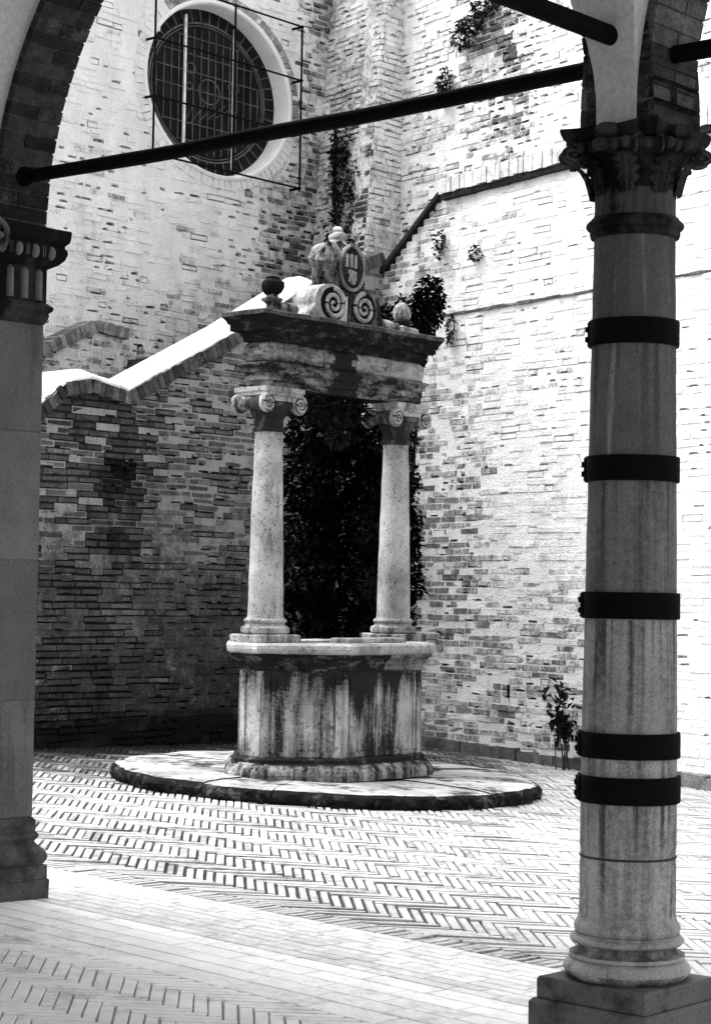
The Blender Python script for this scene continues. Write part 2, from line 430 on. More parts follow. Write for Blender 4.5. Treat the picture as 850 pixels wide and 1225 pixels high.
# weathered lime capping, sloping back from the brick edge
mb = MB()
cap = []
pts = []
for (sa, za), (sb, zb) in zip(stair_line, stair_line[1:]):
    k = max(2, int((sb - sa) / 0.12))
    for i in range(k): pts.append((sa + (sb - sa) * i / k, za + (zb - za) * i / k))
pts = [q for q in pts if q[0] < 3.74]
rows = []; q_ = 0
for k_, (s, z) in enumerate(pts):
    nn = 0.018 * noise.noise(Vector((s * 5, z, 0)))
    W = lambda e, h: PL + DC * s + NL * e + Vector((0, 0, z + h))
    row = [W(0.045, 0.135), W(0.04 + nn * .5, 0.162 + nn), W(-0.05, 0.205 + nn), W(-0.16, 0.24 + nn), W(-0.36, 0.25), W(-0.36, 0.12)]
    rows.append(row)
    if len(rows) == 5 or k_ == len(pts) - 1:
        tcol = (random.uniform(0.4, 0.6), random.uniform(0.55, 0.9), random.uniform(-0.12, 0.06))
        if len(rows) > 1:
            u = (rows[-1][0] - rows[-2][0]).normalized() * 0.006
            rr = rows[:-1] + [[p - u for p in rows[-1]]]
            mb.grid(rr, col=tcol, smooth=False); mb.face(list(rr[-1]), tcol); mb.face(list(reversed(rr[0])), tcol)
        rows = [row]
mb.build('lime_capping', M['lime'], root)

# ---------- far stair parapet ----------
root = thing('stair_parapet', PL + DC * 1.2 - NL * 1.6, 'pale brick parapet of the upper stair flight behind the dark stair wall', 'wall')
PP = PL - NL * 1.6
pline = [(-1.2, 2.79), (1.38, 4.05), (2.05, 4.37), (2.50, 4.33)]
def par_tone(s, z, r): return (r.uniform(0.16, 0.4), 0.38 + 0.5 * fbm(s * 1.2, z * 1.2, 3) + (0.3 if r.random() < 0.2 else 0), 0.02)
mb = MB()
poly = [(-1.2, -0.2), (2.48, -0.2), (2.48, 4.33)] + list(reversed(pline[:-1]))
brick_wall(mb, PP, DC, NL, [[(-1.2, 2.2), (2.48, 2.2), (2.48, 4.33)] + list(reversed(pline[:-1]))], 0.067, 0.28, par_tone, lambda s, z: (0.5, 0.6, 0), rg, open_joint=0.15)
slab(mb, PP, DC, NL, poly, -0.3, -0.046, (0.3, 0.5, 0))
mb.build('brickwork', M['white_wall'], root)
mb = MB()
rowlock(mb, PP, DC, NL, pline, 0.13, -0.3, 0.05, lambda s, z, r: (r.choice((0.14, 0.2, 0.28)), 0.15, 0.05), rg)
mb.build('coping', M['coping'], root)
# little stone shelf with a knob behind the coping
root = thing('stone_bracket', PP + DC * 2.66 + NL * 0.1 + Z * 4.0, 'tiny dark stone bracket with pale knob beside the upper stair parapet', 'bracket')
FB = Frame(PP + DC * 2.66 + NL * 0.1, DC, NL)
mb = MB(); extrude_outline(mb, FB, [(-0.13, 3.98), (0.16, 4.05), (0.05, 4.13), (-0.10, 4.12)], -0.12, 0.1, col=(0.5, 0.1, 0)); mb.build('ledge', M['plinth'], root)
mb = MB(); lathe(mb, FB, -0.02, 0, [(0.05, 4.12), (0.06, 4.15), (0.03, 4.18), (0.045, 4.22), (0.02, 4.26)], seg=16); mb.build('knob', M['marble'], root)
mb = MB(); lathe(mb, FB, 0.02, -0.06, [(0.035, 4.12), (0.035, 4.27), (0.02, 4.30)], seg=12); mb.build('post', M['iron'], root)

# ---------- church wall with the round window ----------
CH = PL - NL * 1.8
OC = (4.06, 7.43, 1.16); OK = 0.86     # s, z, half width, height ratio
rg = random.Random(5)
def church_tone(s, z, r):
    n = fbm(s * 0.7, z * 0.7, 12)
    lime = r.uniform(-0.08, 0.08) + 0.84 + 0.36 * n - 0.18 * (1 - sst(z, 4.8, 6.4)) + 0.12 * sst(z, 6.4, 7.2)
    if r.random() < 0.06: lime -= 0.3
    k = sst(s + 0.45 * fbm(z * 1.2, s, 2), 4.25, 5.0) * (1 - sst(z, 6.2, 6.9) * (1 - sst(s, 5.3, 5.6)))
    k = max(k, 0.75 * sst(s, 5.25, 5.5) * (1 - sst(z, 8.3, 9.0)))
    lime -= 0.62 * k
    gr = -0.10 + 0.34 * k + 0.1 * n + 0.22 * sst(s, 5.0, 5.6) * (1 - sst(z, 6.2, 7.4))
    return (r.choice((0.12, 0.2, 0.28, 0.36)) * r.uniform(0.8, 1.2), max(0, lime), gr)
root = thing('church_wall', CH + DC * 4.0, 'tall white weathered brick church wall pierced by a round caged window', 'wall')
poly = [(-1.0, 2.5), (6.1, 2.5), (6.1, 10.2), (-1.0, 10.2)]
mb = MB()
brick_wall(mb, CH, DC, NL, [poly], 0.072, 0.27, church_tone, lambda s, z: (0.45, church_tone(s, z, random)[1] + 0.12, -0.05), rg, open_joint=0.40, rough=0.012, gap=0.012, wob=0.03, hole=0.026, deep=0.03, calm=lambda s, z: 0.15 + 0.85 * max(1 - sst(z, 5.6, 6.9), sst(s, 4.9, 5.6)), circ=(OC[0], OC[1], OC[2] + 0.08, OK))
def half(sgn):
    arc = [(OC[0] + sgn * OC[2] * sin(t), OC[1] + OK * OC[2] * cos(t)) for t in [pi * i / 40 for i in range(41)]]
    out = [(OC[0], 10.2), (OC[0], OC[1] + OK * OC[2])] + arc + [(OC[0], -0.3)] + ([(6.1, -0.3), (6.1, 10.2)] if sgn > 0 else [(-1.0, -0.3), (-1.0, 10.2)])
    return list(reversed(out)) if sgn > 0 else out
for sg in (1, -1): slab(mb, CH, DC, NL, half(sg), -0.6, -0.05, (0.5, 0.6, 0))
mb.build('brickwork', M['white_wall'], root)
_FO = Frame(CH + DC * OC[0] + Z * OC[1], DC, NL)
FO = lambda a, b, z: _FO(a, b, z * OK)
# moulded plaster ring and reveal
mb = MB()
rows = []
for rr, e in ((1.21, -0.02), (1.21, 0.02), (1.17, 0.024), (1.15, 0.01), (1.14, -0.05), (1.125, -0.24)):
    rows.append([FO(rr * cos(t), e, rr * sin(t)) for t in [2 * pi * i / 72 for i in range(72)]])
mb.grid(rows, col=(0.7, 0.9, -0.2), close=True, smooth=False)
mb.build('window_reveal', M['lime'], root)
mb = MB(); NV = 84
for i in range(NV):
    t0, t1 = 2 * pi * (i + 0.06) / NV, 2 * pi * (i + 0.94) / NV; e = 0.012 + rg.uniform(-.006, .006)
    c = (rg.choice((0.2, 0.28, 0.36)), 0.15 + rg.uniform(-.1, .15) + (0.9 if sin((t0 + t1) / 2 + 0.5) < 0.35 else 0), -0.1)  # greyer at the upper right: shade of the splay painted into the bricks
    q = [[FO(rr * cos(t), ee, rr * sin(t)) for t in (t0, t1)] for rr, ee in ((1.212, -0.03), (1.212, e), (1.335, e), (1.335, -0.03))]
    for k in range(3): mb.face([q[k][1], q[k][0], q[k + 1][0], q[k + 1][1]], c)
    for k in (0, 1): mb.face([q[0][k], q[1][k], q[2][k], q[3][k]], c)
mb.build('brick_ring', M['white_wall'], root)
glz = MB()
glz.face([FO(1.13 * cos(2 * pi * i / 72), -0.21, 1.13 * sin(2 * pi * i / 72)) for i in range(72)])
gl = glz.build('round_window', M['glass'], root)
mb = MB(); R = 1.06
def bar(p, q, w=0.012, e0=-0.208, e1=-0.195):
    (a0, z0), (a1, z1) = p, q; l = sqrt((a1 - a0) ** 2 + (z1 - z0) ** 2); ux, uz = (a1 - a0) / l, (z1 - z0) / l
    c = [(a0 - uz * w / 2, z0 + ux * w / 2), (a1 - uz * w / 2, z1 + ux * w / 2), (a1 + uz * w / 2, z1 - ux * w / 2), (a0 + uz * w / 2, z0 - ux * w / 2)]
    f = [FO(a, e1, z) for a, z in c]; b = [FO(a, e0, z) for a, z in c]
    mb.face(list(reversed(f)))
    for i in range(4): mb.face([f[i], f[(i + 1) % 4], b[(i + 1) % 4], b[i]])
def ring(r, w=0.016, n=64, ca=0, cz=0):
    for i in range(n):
        t0, t1 = 2 * pi * i / n, 2 * pi * (i + 1) / n
        bar((ca + r * cos(t0), cz + r * sin(t0)), (ca + r * cos(t1), cz + r * sin(t1)), w)
ring(0.94, 0.022); ring(0.90, 0.012)
for i in range(44):
    t = 2 * pi * i / 44; bar((0.94 * cos(t), 0.94 * sin(t)), (1.12 * cos(t), 1.12 * sin(t)), 0.012)
for i in range(-7, 8):
    a = i * 0.118; h = sqrt(max(0, 0.86 ** 2 - a * a)); bar((a, -h), (a, h), 0.009)
for i in range(-3, 4):
    zq = i * 0.235; h = sqrt(max(0, 0.86 ** 2 - zq * zq)); bar((-h, zq), (h, zq), 0.011)
for (ca, cz, r) in ((-0.28, 0.28, 0.07), (0.42, 0.16, 0.08), (0.42, -0.12, 0.06), (0.02, 0.02, 0.17), (-0.3, 0.03, 0.05)): ring(r, 0.014, 18, ca, cz)
for i in range(5):
    bar((-0.40 + i * .13, -0.52 + i * .05), (-0.22 + i * .17, -0.20 + i * .03), 0.007)
mb.build('lead_tracery', M['lead'], gl)
for a in (-0.40, 0.40):
    mb = MB(); mb.box(lambda x, y, z: FO(a + x, y, z), -0.013, 0.013, -0.19, -0.165, -0.98, 0.98); mb.build('glazing_bar', M['whitebar'], gl)
# iron cage standing off the wall
mb = MB()
c0, c1, zz = 2.88 - OC[0], 5.27 - OC[0], [(6.46 - OC[1] + 0.655 * i) / OK for i in range(4)]
cm = (c0 + c1) / 2 + 0.06
for a in (c0, cm, c1): tube(mb, [FO(a, 0.16, zz[0] - 0.04), FO(a, 0.16, zz[-1] + 0.02)], 0.013, 8)
for z in zz:
    tube(mb, [FO(c0, 0.165, z), FO(c1, 0.165, z)], 0.012, 8)
    for a in (c0, c1): tube(mb, [FO(a, -0.02, z), FO(a, 0.18, z)], 0.016, 8)
mb.build('window_cage', M['iron'], root)

# ---------- brick buttress in the corner ----------
rg = random.Random(21)
ARR = Vector((0.167, 23.557, 0)); LEAN = 0.085; ZR = 7.35
def but_tone(s, z, r):
    lime = 0.52 + 0.4 * fbm(s * 2, z * 0.8, 20) - 0.25 * (1 - sst(z, 5.3, 7.0))
    return (r.choice((0.14, 0.22, 0.30, 0.38)) * r.uniform(.8, 1.2), max(0, lime), 0.05 + 0.30 * (1 - sst(z, 5.6, 7.2)) + (0.40 if (abs(s) < 0.55 and z < 7.4 and s < 0.2) else 0))
bj = lambda s, z: (0.40, 0.45, 0.05)
root = thing('brick_buttress', ARR + DR * 0.5, 'leaning brick buttress in the corner between church wall and right wall', 'buttress')
mb = MB()
brick_wall(mb, ARR, DR, NR, [[(0.0, 3.0), (1.5, 3.0), (1.5, 10.2), (0.0, 10.2)]], 0.072, 0.28, but_tone, bj, rg, lean=LEAN, zref=ZR, open_joint=0.5, rough=0.012, gap=0.013, hole=0.024, deep=0.25)
slab(mb, ARR, DR, NR, [(0.16, 0), (1.5, 0), (1.5, 10.2), (0.16, 10.2)], -0.5, -0.047, (0.3, 0.2, 0.1), lean=LEAN, zref=ZR)
k = LEAN * NR.dot(DC)
edge = lambda z: -k * (z - ZR)
brick_wall(mb, ARR, DC, NL, [[(edge(3.0) + 0.004, 3.0), (0.9, 3.0), (0.9, 10.2), (edge(10.2) + 0.004, 10.2)]], 0.072, 0.28, lambda s, z, r: (but_tone(s + 1, z, r)[0] * 1.0, but_tone(s + 1, z, r)[1] + .18, but_tone(s + 1, z, r)[2] * .7), bj, rg, open_joint=0.25, rough=0.01, hole=0.02, deep=0.4)
slab(mb, ARR, DC, NL, [(edge(0.0) + 0.05, 0.0), (0.9, 0.0), (0.9, 10.2), (edge(10.2) + 0.05, 10.2)], -0.3, -0.047, (0.4, 0.4, 0))
mb.build('brickwork', M['white_wall'], root)

# ---------- right hand wall ----------
rg = random.Random(31)
def right_tone(s, z, r):
    n = fbm(s * 0.8, z * 0.8, 31)
    corner = sst(s, 0.9, 2.3) * (1 - sst(z, 2.9, 4.2))
    low = (1 - sst(z, 1.2, 2.4)) * (1 - sst(-s, 0.6, 1.6))
    bare = max(corner, 0.85 * low) + 0.55 * n
    lime = 0.80 - 0.58 * max(0, min(1.15, bare)) + 0.08 * (1 - sst(s, 0.6, 1.6)) + r.uniform(-0.09, 0.08) + 0.16 * fbm(s * 3.0, z * 0.5, 90)
    if s < -0.9: lime += 0.12
    if z > 3.6: lime -= 0.05
    if r.random() < 0.08: lime -= 0.16
    if r.random() < 0.07: lime += 0.35
    g = 0.0
    if s > 2.3: g += 0.26 * sst(s, 2.3, 3.2) + 0.2 * max(0, fbm(s * 2, z * 2, 71))
    if s > 2.1 and z > 3.6: g += 0.22
    if z < 0.22: g += 0.25 * sst(s, -0.3, 2.0)
    return (r.choice((0.15, 0.18, 0.21, 0.25)) * r.uniform(0.9, 1.1), max(0, lime), g)
def right_joint(s, z):
    t = right_tone(s, z, random); return (0.55, t[1] + 0.42, t[2] * 0.6)
rline = [(-5.0, 5.99), (2.335, 5.94), (3.565, 5.12), (4.25, 4.72)]
rcop = [(-5.0, 5.99), (2.335, 5.94), (3.565, 5.12), (4.25, 4.72)]
root = thing('courtyard_wall', PR + DR * 0.5, 'tall whitewashed brick wall on the right, its coping stepping down to the corner', 'wall')
mb = MB()
poly = [(4.25, -0.3), (4.25, 4.72), (3.565, 5.12), (2.335, 5.94), (-5.0, 5.99), (-5.0, -0.3)]
brick_wall(mb, PR, -DR, NR, [[(-s, z) for s, z in poly]], 0.070, 0.27, lambda s, z, r: right_tone(-s, z, r), lambda s, z: right_joint(-s, z), rg, open_joint=0.13, hole=0.018, deep=0.05)
slab(mb, PR, -DR, NR, [(-s, z) for s, z in poly], -0.85, -0.046, (0.5, 0.5, 0))
mb.build('brickwork', M['white_wall'], root)
mb = MB()
for s0, s1, z0 in ((-5.0, 2.33, 5.99),):
    rowlock(mb, PR, -DR, NR, [(-2.335, 5.955), (5.0, 6.005)], 0.17, -0.9, 0.075, lambda s, z, r: (r.choice((0.3, 0.4, 0.5)), 0.6, 0), rg, w=0.075)
rowlock(mb, PR, -DR, NR, [(-4.25, 4.735), (-3.565, 5.135), (-2.335, 5.955)], 0.055, -0.9, 0.05, lambda s, z, r: (0.03, 0.0, 0.5), rg, w=0.26)
mb.build('coping', M['coping'], root)
# dark strip standing in for the coping's shadow, a projecting string line, foot strip, slots
mb = MB(); XR = lambda x, y, z: PR - DR * x + NR * y + Vector((0, 0, z))
for i in range(26):
    x0 = -2.30 + i * 0.28
    mb.box(XR, x0, x0 + 0.276, -0.04, 0.06 + random.uniform(-.01, .01), 5.925 + i * 0.0019 - 0.035, 5.955 + i * 0.0019 - 0.004, col=(0.02, 0, 0.7), jit=0.005)
mb.build('coping_shadow', M['coping'], root)
mb = MB()
for i in range(22):
    x0 = -2.35 + i * 0.22
    mb.box(XR, x0, x0 + 0.225, -0.04, 0.018 + 0.012 * noise.noise(Vector((x0, 0, 0))), 4.618 + random.uniform(-.006, .006), 4.645 + random.uniform(-.006, .006), col=(0.12, 0.1, 0.3), jit=0.006)
mb.build('string_course', M['coping'], root)
mb = MB()
for i in range(24):
    x0 = -4.2 + i * 0.3
    mb.box(XR, x0, x0 + 0.29, -0.04, 0.075 + random.uniform(-.015, .015), -0.3, gz(*XR(x0, 0, 0).xy) + 0.115 + random.uniform(-.012, .012), col=(random.uniform(.1, .2), 0.05, 0.28 if i < 16 else 0.0), jit=0.012)
mb.build('foot_strip', M['coping'], root)
for s, z in ((1.10, 0.62), (-1.14, 0.56)):
    mb = MB(); mb.box(XR, -s - 0.012, -s + 0.012, -0.03, 0.012, z - 0.07, z + 0.07); mb.build('drain_slot', M['iron'], root)

# ---------- upper wall behind ----------
rg = random.Random(41)
PU = PR - NR * 0.9
def up_tone(s, z, r):
    n = fbm(s * 0.7, z * 0.7, 44)
    band = max(0, 1 - abs((s - 2.4) - (z - 6.8) * 0.25) / 0.9)
    lime = r.uniform(-0.12, 0.1) + 0.74 + 0.40 * n - 0.55 * band * (1 - sst(z, 8.2, 9.0))
    if s > 3.2: lime -= 0.06
    return (r.choice((0.10, 0.18, 0.26)) * r.uniform(.8, 1.2), max(0, lime), -0.06 + 0.26 * band + 0.25 * sst(s, 2.6, 3.6) * (1 - sst(z, 6.2, 7.6)))
root = thing('upper_wall', PU + DR * 1.0, 'high rough pale brick wall rising behind the right wall coping', 'wall')
mb = MB()
poly = [(-4.9, 5.2), (5.0, 4.4), (5.0, 10.2), (-4.9, 10.2)]
brick_wall(mb, PU, -DR, NR, [[(-s, z) for s, z in poly]], 0.076, 0.27, lambda s, z, r: up_tone(-s, z, r), lambda s, z: (0.5, up_tone(-s, z, random)[1] + 0.2, 0.0), rg, open_joint=0.55, rough=0.015, gap=0.012, hole=0.022, deep=0.14)
slab(mb, PU, -DR, NR, [(4.9, 0.0), (-5.0, 0.0), (-5.0, 10.2), (4.9, 10.2)], -0.5, -0.05, (0.5, 0.6, 0))
mb.build('brickwork', M['white_wall'], root)

# ------------------------------------------------------------------ ground
mb = MB()
N = 30
rows = [[Vector((x, y, gz(x, y) - 0.035 if abs(x) < 30 else gz(30 if x > 0 else -30, y) - 0.035)) for x in [-60 + 120 * i / N for i in range(N + 1)]] for y in [-40 + 120 * j / N for j in range(N + 1)]]
mb.grid(rows, smooth=False)
tag(mb.build('ground', M['earth']), 'earth under the paving', None, None, 'structure')

def clipbrick(mb, cen, ux, uy, L, W, zt, h, col, gap, jz, jr=0.007, mat=0, rise=True):
    r = random.uniform
    hx, hy = L / 2 - gap / 2, W / 2 - gap / 2
    a = r(-0.010, 0.010); X = (ux * cos(a) + uy * sin(a)); Y = (uy * cos(a) - ux * sin(a))
    tl = [r(-jz, jz) for _ in range(4)]; dz = r(-jz, jz)
    bv = 0.006
    top, mid, bot = [], [], []
    for k, (sx, sy) in enumerate(((-1, -1), (1, -1), (1, 1), (-1, 1))):
        p = cen + X * sx * (hx - bv) + Y * sy * (hy - bv); q = cen + X * sx * (hx + r(-jr, 0)) + Y * sy * (hy + r(-jr, 0))
        g = gz(p.x, p.y)
        top.append(Vector((p.x, p.y, g + zt + dz + tl[k] * .4))); mid.append(Vector((q.x, q.y, g + zt + dz - 0.006))); bot.append(Vector((q.x, q.y, g + zt - h)))
    i = len(mb.v); mb.v.extend(top + mid + bot)
    fs = [(0, 1, 2, 3)] + [(k, 4 + k, 4 + (k + 1) % 4, (k + 1) % 4) for k in range(4)] + [(4 + k, 8 + k, 8 + (k + 1) % 4, 4 + (k + 1) % 4) for k in range(4)]
    for f in fs: mb.f.append([i + x for x in f]); mb.c.append(col); mb.m.append(mat); mb.sm.append(False)
def herring(mb, inside, k, W, zt, h, gapf, tonef, jz, ext):
    L = k * W
    ax = (E1 - DC).normalized(); ay = (E1 + DC).normalized()
    O = FA(0, 0, 0)
    n = int(ext / W)
    m = int(ext / (2 * L)) + 2
    for j in range(-m, m + 1):
        for i in range(-n, n + 1):
            for kind in (0, 1):
                if kind == 0: cx, cy = i * W + L / 2 - 2 * L * j, i * W + W / 2; u, v = ax, ay
                else: cx, cy = i * W + W / 2 - 2 * L * j, (i + 1) * W + L / 2; u, v = ay, ax
                # recentre every strip on the court
                sh = j * L
                cx += sh; cy += sh
                c = O + ax * cx + ay * cy
                t = inside(c)
                if not t: continue
                clipbrick(mb, c, u, v, L, W, zt, h, tonef(c), gapf(c), jz)
def aT(p): q = p - FA.O; return q.dot(E1), q.dot(DC)
# herringbone would double where i*W+jL collide, so a strip index moves by (L-ish) whole widths only (k integer)
def court_in(c):
    s, t = aT(c)
    if t < 1.12: return False
    if (c - PL).dot(NL) < -0.05 or (c - PR).dot(NR) < -0.05: return False
    if s > 5.5 or s < -14.0: return False
    if (c.x + 0.21) ** 2 + (c.y - 16.9) ** 2 < 1.55 ** 2: return False
    if abs(c.x) > 0.26 * c.y + 1.2: return False
    return True
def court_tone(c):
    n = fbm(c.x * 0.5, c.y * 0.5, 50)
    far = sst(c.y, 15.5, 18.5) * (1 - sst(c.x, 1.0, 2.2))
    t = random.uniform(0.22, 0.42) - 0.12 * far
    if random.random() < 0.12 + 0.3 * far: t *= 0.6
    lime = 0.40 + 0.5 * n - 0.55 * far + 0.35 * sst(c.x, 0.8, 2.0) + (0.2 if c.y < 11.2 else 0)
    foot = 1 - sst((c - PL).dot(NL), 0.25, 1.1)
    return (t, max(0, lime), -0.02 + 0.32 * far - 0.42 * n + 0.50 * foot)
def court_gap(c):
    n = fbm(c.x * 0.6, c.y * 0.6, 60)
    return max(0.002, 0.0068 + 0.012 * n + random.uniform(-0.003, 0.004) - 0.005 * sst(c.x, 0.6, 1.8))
mb = MB()
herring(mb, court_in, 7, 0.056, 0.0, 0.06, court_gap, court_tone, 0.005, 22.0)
# soldier course closing the herringbone
for i in range(200):
    s = -6.0 + i * 0.058
    c = FA(s, 1.05, 0)
    if c.y < 3: continue
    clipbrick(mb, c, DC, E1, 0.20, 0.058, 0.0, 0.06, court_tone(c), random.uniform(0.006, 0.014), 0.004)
# earth joints
rows = [[(lambda p: Vector((p.x, p.y, gz(p.x, p.y) - 0.016 + 0.006 * noise.noise(p * 3))))(FA(-14 + i * 0.25, 0.93 + j * 0.25, 0)) for i in range(80)] for j in range(60)]
mb.grid(rows, mat=1, smooth=False)
tag(mb.build('courtyard_paving', [M['paving'], M['joint']]), 'herringbone brick paving of the courtyard', None, None, 'structure')

# arcade floor: smooth worn bricks and stretcher bands
mb = MB()
def floor_tone(c, lo=0.6, hi=0.74):
    s, t = aT(c); n = fbm(c.x * 0.8, c.y * 0.8, 70)
    return (min(0.84, random.uniform(lo, hi) * (1.05 + 0.3 * n)), max(0, 0.50 + 0.9 * n - 0.75 * sst(t, 0.0, 0.3)), 0.0 - 0.2 * n)
def band(t0, t1, rows_, L, s0=-6.0, s1=6.0, gap=0.003):
    w = (t1 - t0) / rows_
    for r in range(rows_):
        s = s0 - random.uniform(0, L)
        while s < s1:
            l = L * random.uniform(0.75, 1.2); c = FA(s + l / 2, t0 + w * (r + 0.5), 0)
            if c.y > 2.5: clipbrick(mb, c, E1, DC, l, w, 0.003, 0.05, floor_tone(c, 0.46, 0.54) if t0 > 0.1 else floor_tone(c, 0.62, 0.80), gap if random.random() < .7 else gap * 2, 0.0012, jr=0.002)
            s += l
band(0.16, 0.945, 9, 0.27, gap=0.003)
band(-0.42, 0.155, 4, 0.42, gap=0.004)
def floor_in(c):
    s, t = aT(c); return -4.2 < t < -0.60 and -5.5 < s < 5.5 and c.y > 3.0
herring(mb, floor_in, 5, 0.058, 0.002, 0.05, lambda c: 0.0010, lambda c: floor_tone(c, 0.62, 0.8), 0.0007, 9.0)
band(-0.60, -0.425, 1, 0.42, gap=0.005)
rows = [[(lambda p: Vector((p.x, p.y, gz(p.x, p.y) - 0.008)))(FA(-7 + i * 0.5, -8 + j * 0.3, 0)) for i in range(30)] for j in range(31)]
mb.grid(rows, mat=1, smooth=False)
tag(mb.build('arcade_floor', [M['floor'], plain_mat('floor_joint', 0.30, rough=1.0)]), 'smooth worn brick floor under the arcade', None, None, 'structure')

# ------------------------------------------------------------------ the well
wb = FWELL(0, 0, 0.1)
# round step
DCEN = Vector((-0.21, 16.9, 0)); FD = Frame(DCEN, (1, 0, 0), (0, 1, 0))
root = thing('round_step', DCEN, 'low round platform of worn stone slabs beneath the well', 'step')
tz = lambda p: Vector((p.x, p.y, p.z + gz(p.x, p.y)))
for k, (t0, t1) in enumerate([(2 * pi * (i + 0.13 * ((i * 7) % 5 - 2)) / 11, 2 * pi * (i + 1 + 0.13 * (((i + 1) % 11 * 7) % 5 - 2)) / 11) for i in range(11)]):
    mb = MB(); n = 60; rows = []
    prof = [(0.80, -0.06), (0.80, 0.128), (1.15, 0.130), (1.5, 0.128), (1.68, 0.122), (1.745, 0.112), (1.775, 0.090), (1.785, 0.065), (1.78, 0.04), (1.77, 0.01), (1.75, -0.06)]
    dz = random.uniform(-0.008, 0.010)
    for r, z in prof:
        row = []
        for i in range(n + 1):
            t = t0 + (t1 - t0) * i / n; e = 0.006 / r if r > 0 else 0
            t = min(max(t, t0 + e), t1 - e)
            rr = r + (0.05 * noise.noise(Vector((cos(t) * 5, sin(t) * 5, z * 6))) + 0.035 * noise.noise(Vector((cos(t) * 16, sin(t) * 16, z * 14))) + 0.02 * noise.noise(Vector((cos(t) * 40, sin(t) * 40, z * 30)))) * sst(r, 1.3, 1.7)
            p = FD(rr * cos(t), rr * sin(t), z + dz + 0.008 * noise.noise(Vector((rr * 3 * cos(t), rr * 3 * sin(t), 2)))); row.append(tz(p))
        rows.append(row)
    split = 5
    tk = random.uniform(0.75, 1.2)
    mb.grid(rows[:split + 1], smooth=True, cf=lambda p: (tk, 0.18 * noise.noise(p * 2.0) - 0.04, 0), mat=0, flip=True)
    mb.grid(rows[split:], smooth=True, col=(1, 0.15, 0), mat=1, flip=True)  # side ring: moss and painted shade together
    for side in (0, n): mb.face([r[side] for r in rows], (1, 0.2, 0), 0)
    mb.build('slab', [M['step'], M['moss_shade']], root)

root = thing('stone_well', wb, 'old stone well with two ionic columns and scrolled entablature standing on the round step', 'well')
F = FWELL
def chamf(A, B, c): return [(-A, -(B - c)), (-(A - c), -B), (A - c, -B), (A, -(B - c)), (A, B - c), (A - c, B), (-(A - c), B), (-A, B - c)]
BP = chamf(0.93, 0.57, 0.45)
zb0 = 0.115
def basin_cf(p):
    q = p - F.O; a, b, z = q.dot(DC), q.dot(E1), q.z
    u = a + 0.6 * b                                     # runs round the visible sides
    g = 0.0 + 0.34 * fbm(u * 3.2, z * 0.7, 33) + 0.16 * noise.noise(Vector((u * 11, z * 1.2, 5)))
    g += 0.26 * sst(z + 0.25 * noise.noise(Vector((u * 6, 2, 2))), 0.78, 0.98)
    g += 0.42 * max(0, 1 - abs(u - 0.02 - 0.2 * (0.95 - z)) / 0.24) * sst(z + 0.3 * noise.noise(Vector((u * 9, 7, 2))), 0.60, 0.85)
    g += 0.14 * (1 - sst(z, 0.28, 0.5))
    if a < -0.68: g -= 0.10  # left end paler: light from the left painted in
    return (1 + 0.35 * fbm(u * 2.0, z * 2.0, 61), g, 0)
mb = MB()
sweep(mb, F, BP, [(0.115, zb0), (0.12, 0.16), (0.11, 0.19), (0.07, 0.235), (0.04, 0.25), (0.045, 0.275), (0.02, 0.29)], sub=14, jit=0.012, cf=lambda p: (1, 0.06 + (0.2 if p.z > 0.24 else 0), 0))
mb.build('foot_moulding', M['basin'], root)
mb = MB()
sweep(mb, F, BP, [(0.0, 0.285)] + [(0.0, 0.30 + 0.0275 * i) for i in range(24)] + [(0.012, 0.975)], sub=30, jit=0.009, jf=8.0, cf=basin_cf)
# raised borders on every facet
for i in range(8):
    (a0, b0), (a1, b1) = BP[i], BP[(i + 1) % 8]
    L = sqrt((a1 - a0) ** 2 + (b1 - b0) ** 2); ux, uy = (a1 - a0) / L, (b1 - b0) / L; nx, ny = uy, -ux
    G = Frame(F(a0, b0, 0), DC * ux + E1 * uy, DC * nx + E1 * ny)
    for (x0, x1, z0, z1) in ((0.012, 0.055, 0.30, 0.955), (L - 0.055, L - 0.012, 0.30, 0.955), (0.075, 0.095, 0.33, 0.92), (L - 0.095, L - 0.075, 0.33, 0.92), (0.055, L - 0.055, 0.30, 0.335)):
        if L < 0.25 and x0 > 0.06 and z0 > 0.32: continue
        kz = 16 if z1 - z0 > 0.2 else 1
        for k in range(kz):
            za, zc = z0 + (z1 - z0) * k / kz, z0 + (z1 - z0) * (k + 1) / kz
            c = basin_cf(G((x0 + x1) / 2, 0, (za + zc) / 2))
            mb.box(G, x0, x1, -0.012, 0.0125 + random.uniform(-.002, .002), za, zc, col=c, jit=0.0, skip=('z0', 'z1') if kz > 1 and 0 < k < kz - 1 else ())
bas = mb.build('basin', M['basin'], root)
mb = MB(); G8 = BP; (a0, b0), (a1, b1) = BP[6], BP[7]
L = sqrt((a1 - a0) ** 2 + (b1 - b0) ** 2); ux, uy = (a1 - a0) / L, (b1 - b0) / L
G = Frame(F(a0, b0, 0), DC * ux + E1 * uy, DC * uy - E1 * ux)
extrude_outline(mb, G, [(0.20, 0.70), (0.235, 0.715), (0.225, 0.745), (0.19, 0.74)], -0.01, 0.018)
mb.build('iron_eye', M['lead'], bas)
mb = MB(); extrude_outline(mb, G, [(0.02, 0.53), (0.10, 0.515), (0.16, 0.52), (0.12, 0.57), (0.07, 0.59)], -0.01, 0.012); mb.build('patch', M['plinth'], bas)
mb = MB()
rows = sweep(mb, F, BP, [(0.0, 0.97), (0.015, 0.985), (0.025, 1.02), (0.055, 1.06), (0.085, 1.09), (0.09, 1.115)], sub=14, jit=0.008, cf=lambda p: (1, 0.22 if (p - F.O).dot(DC) < 0.0 else 0.02, 0), capt=False)
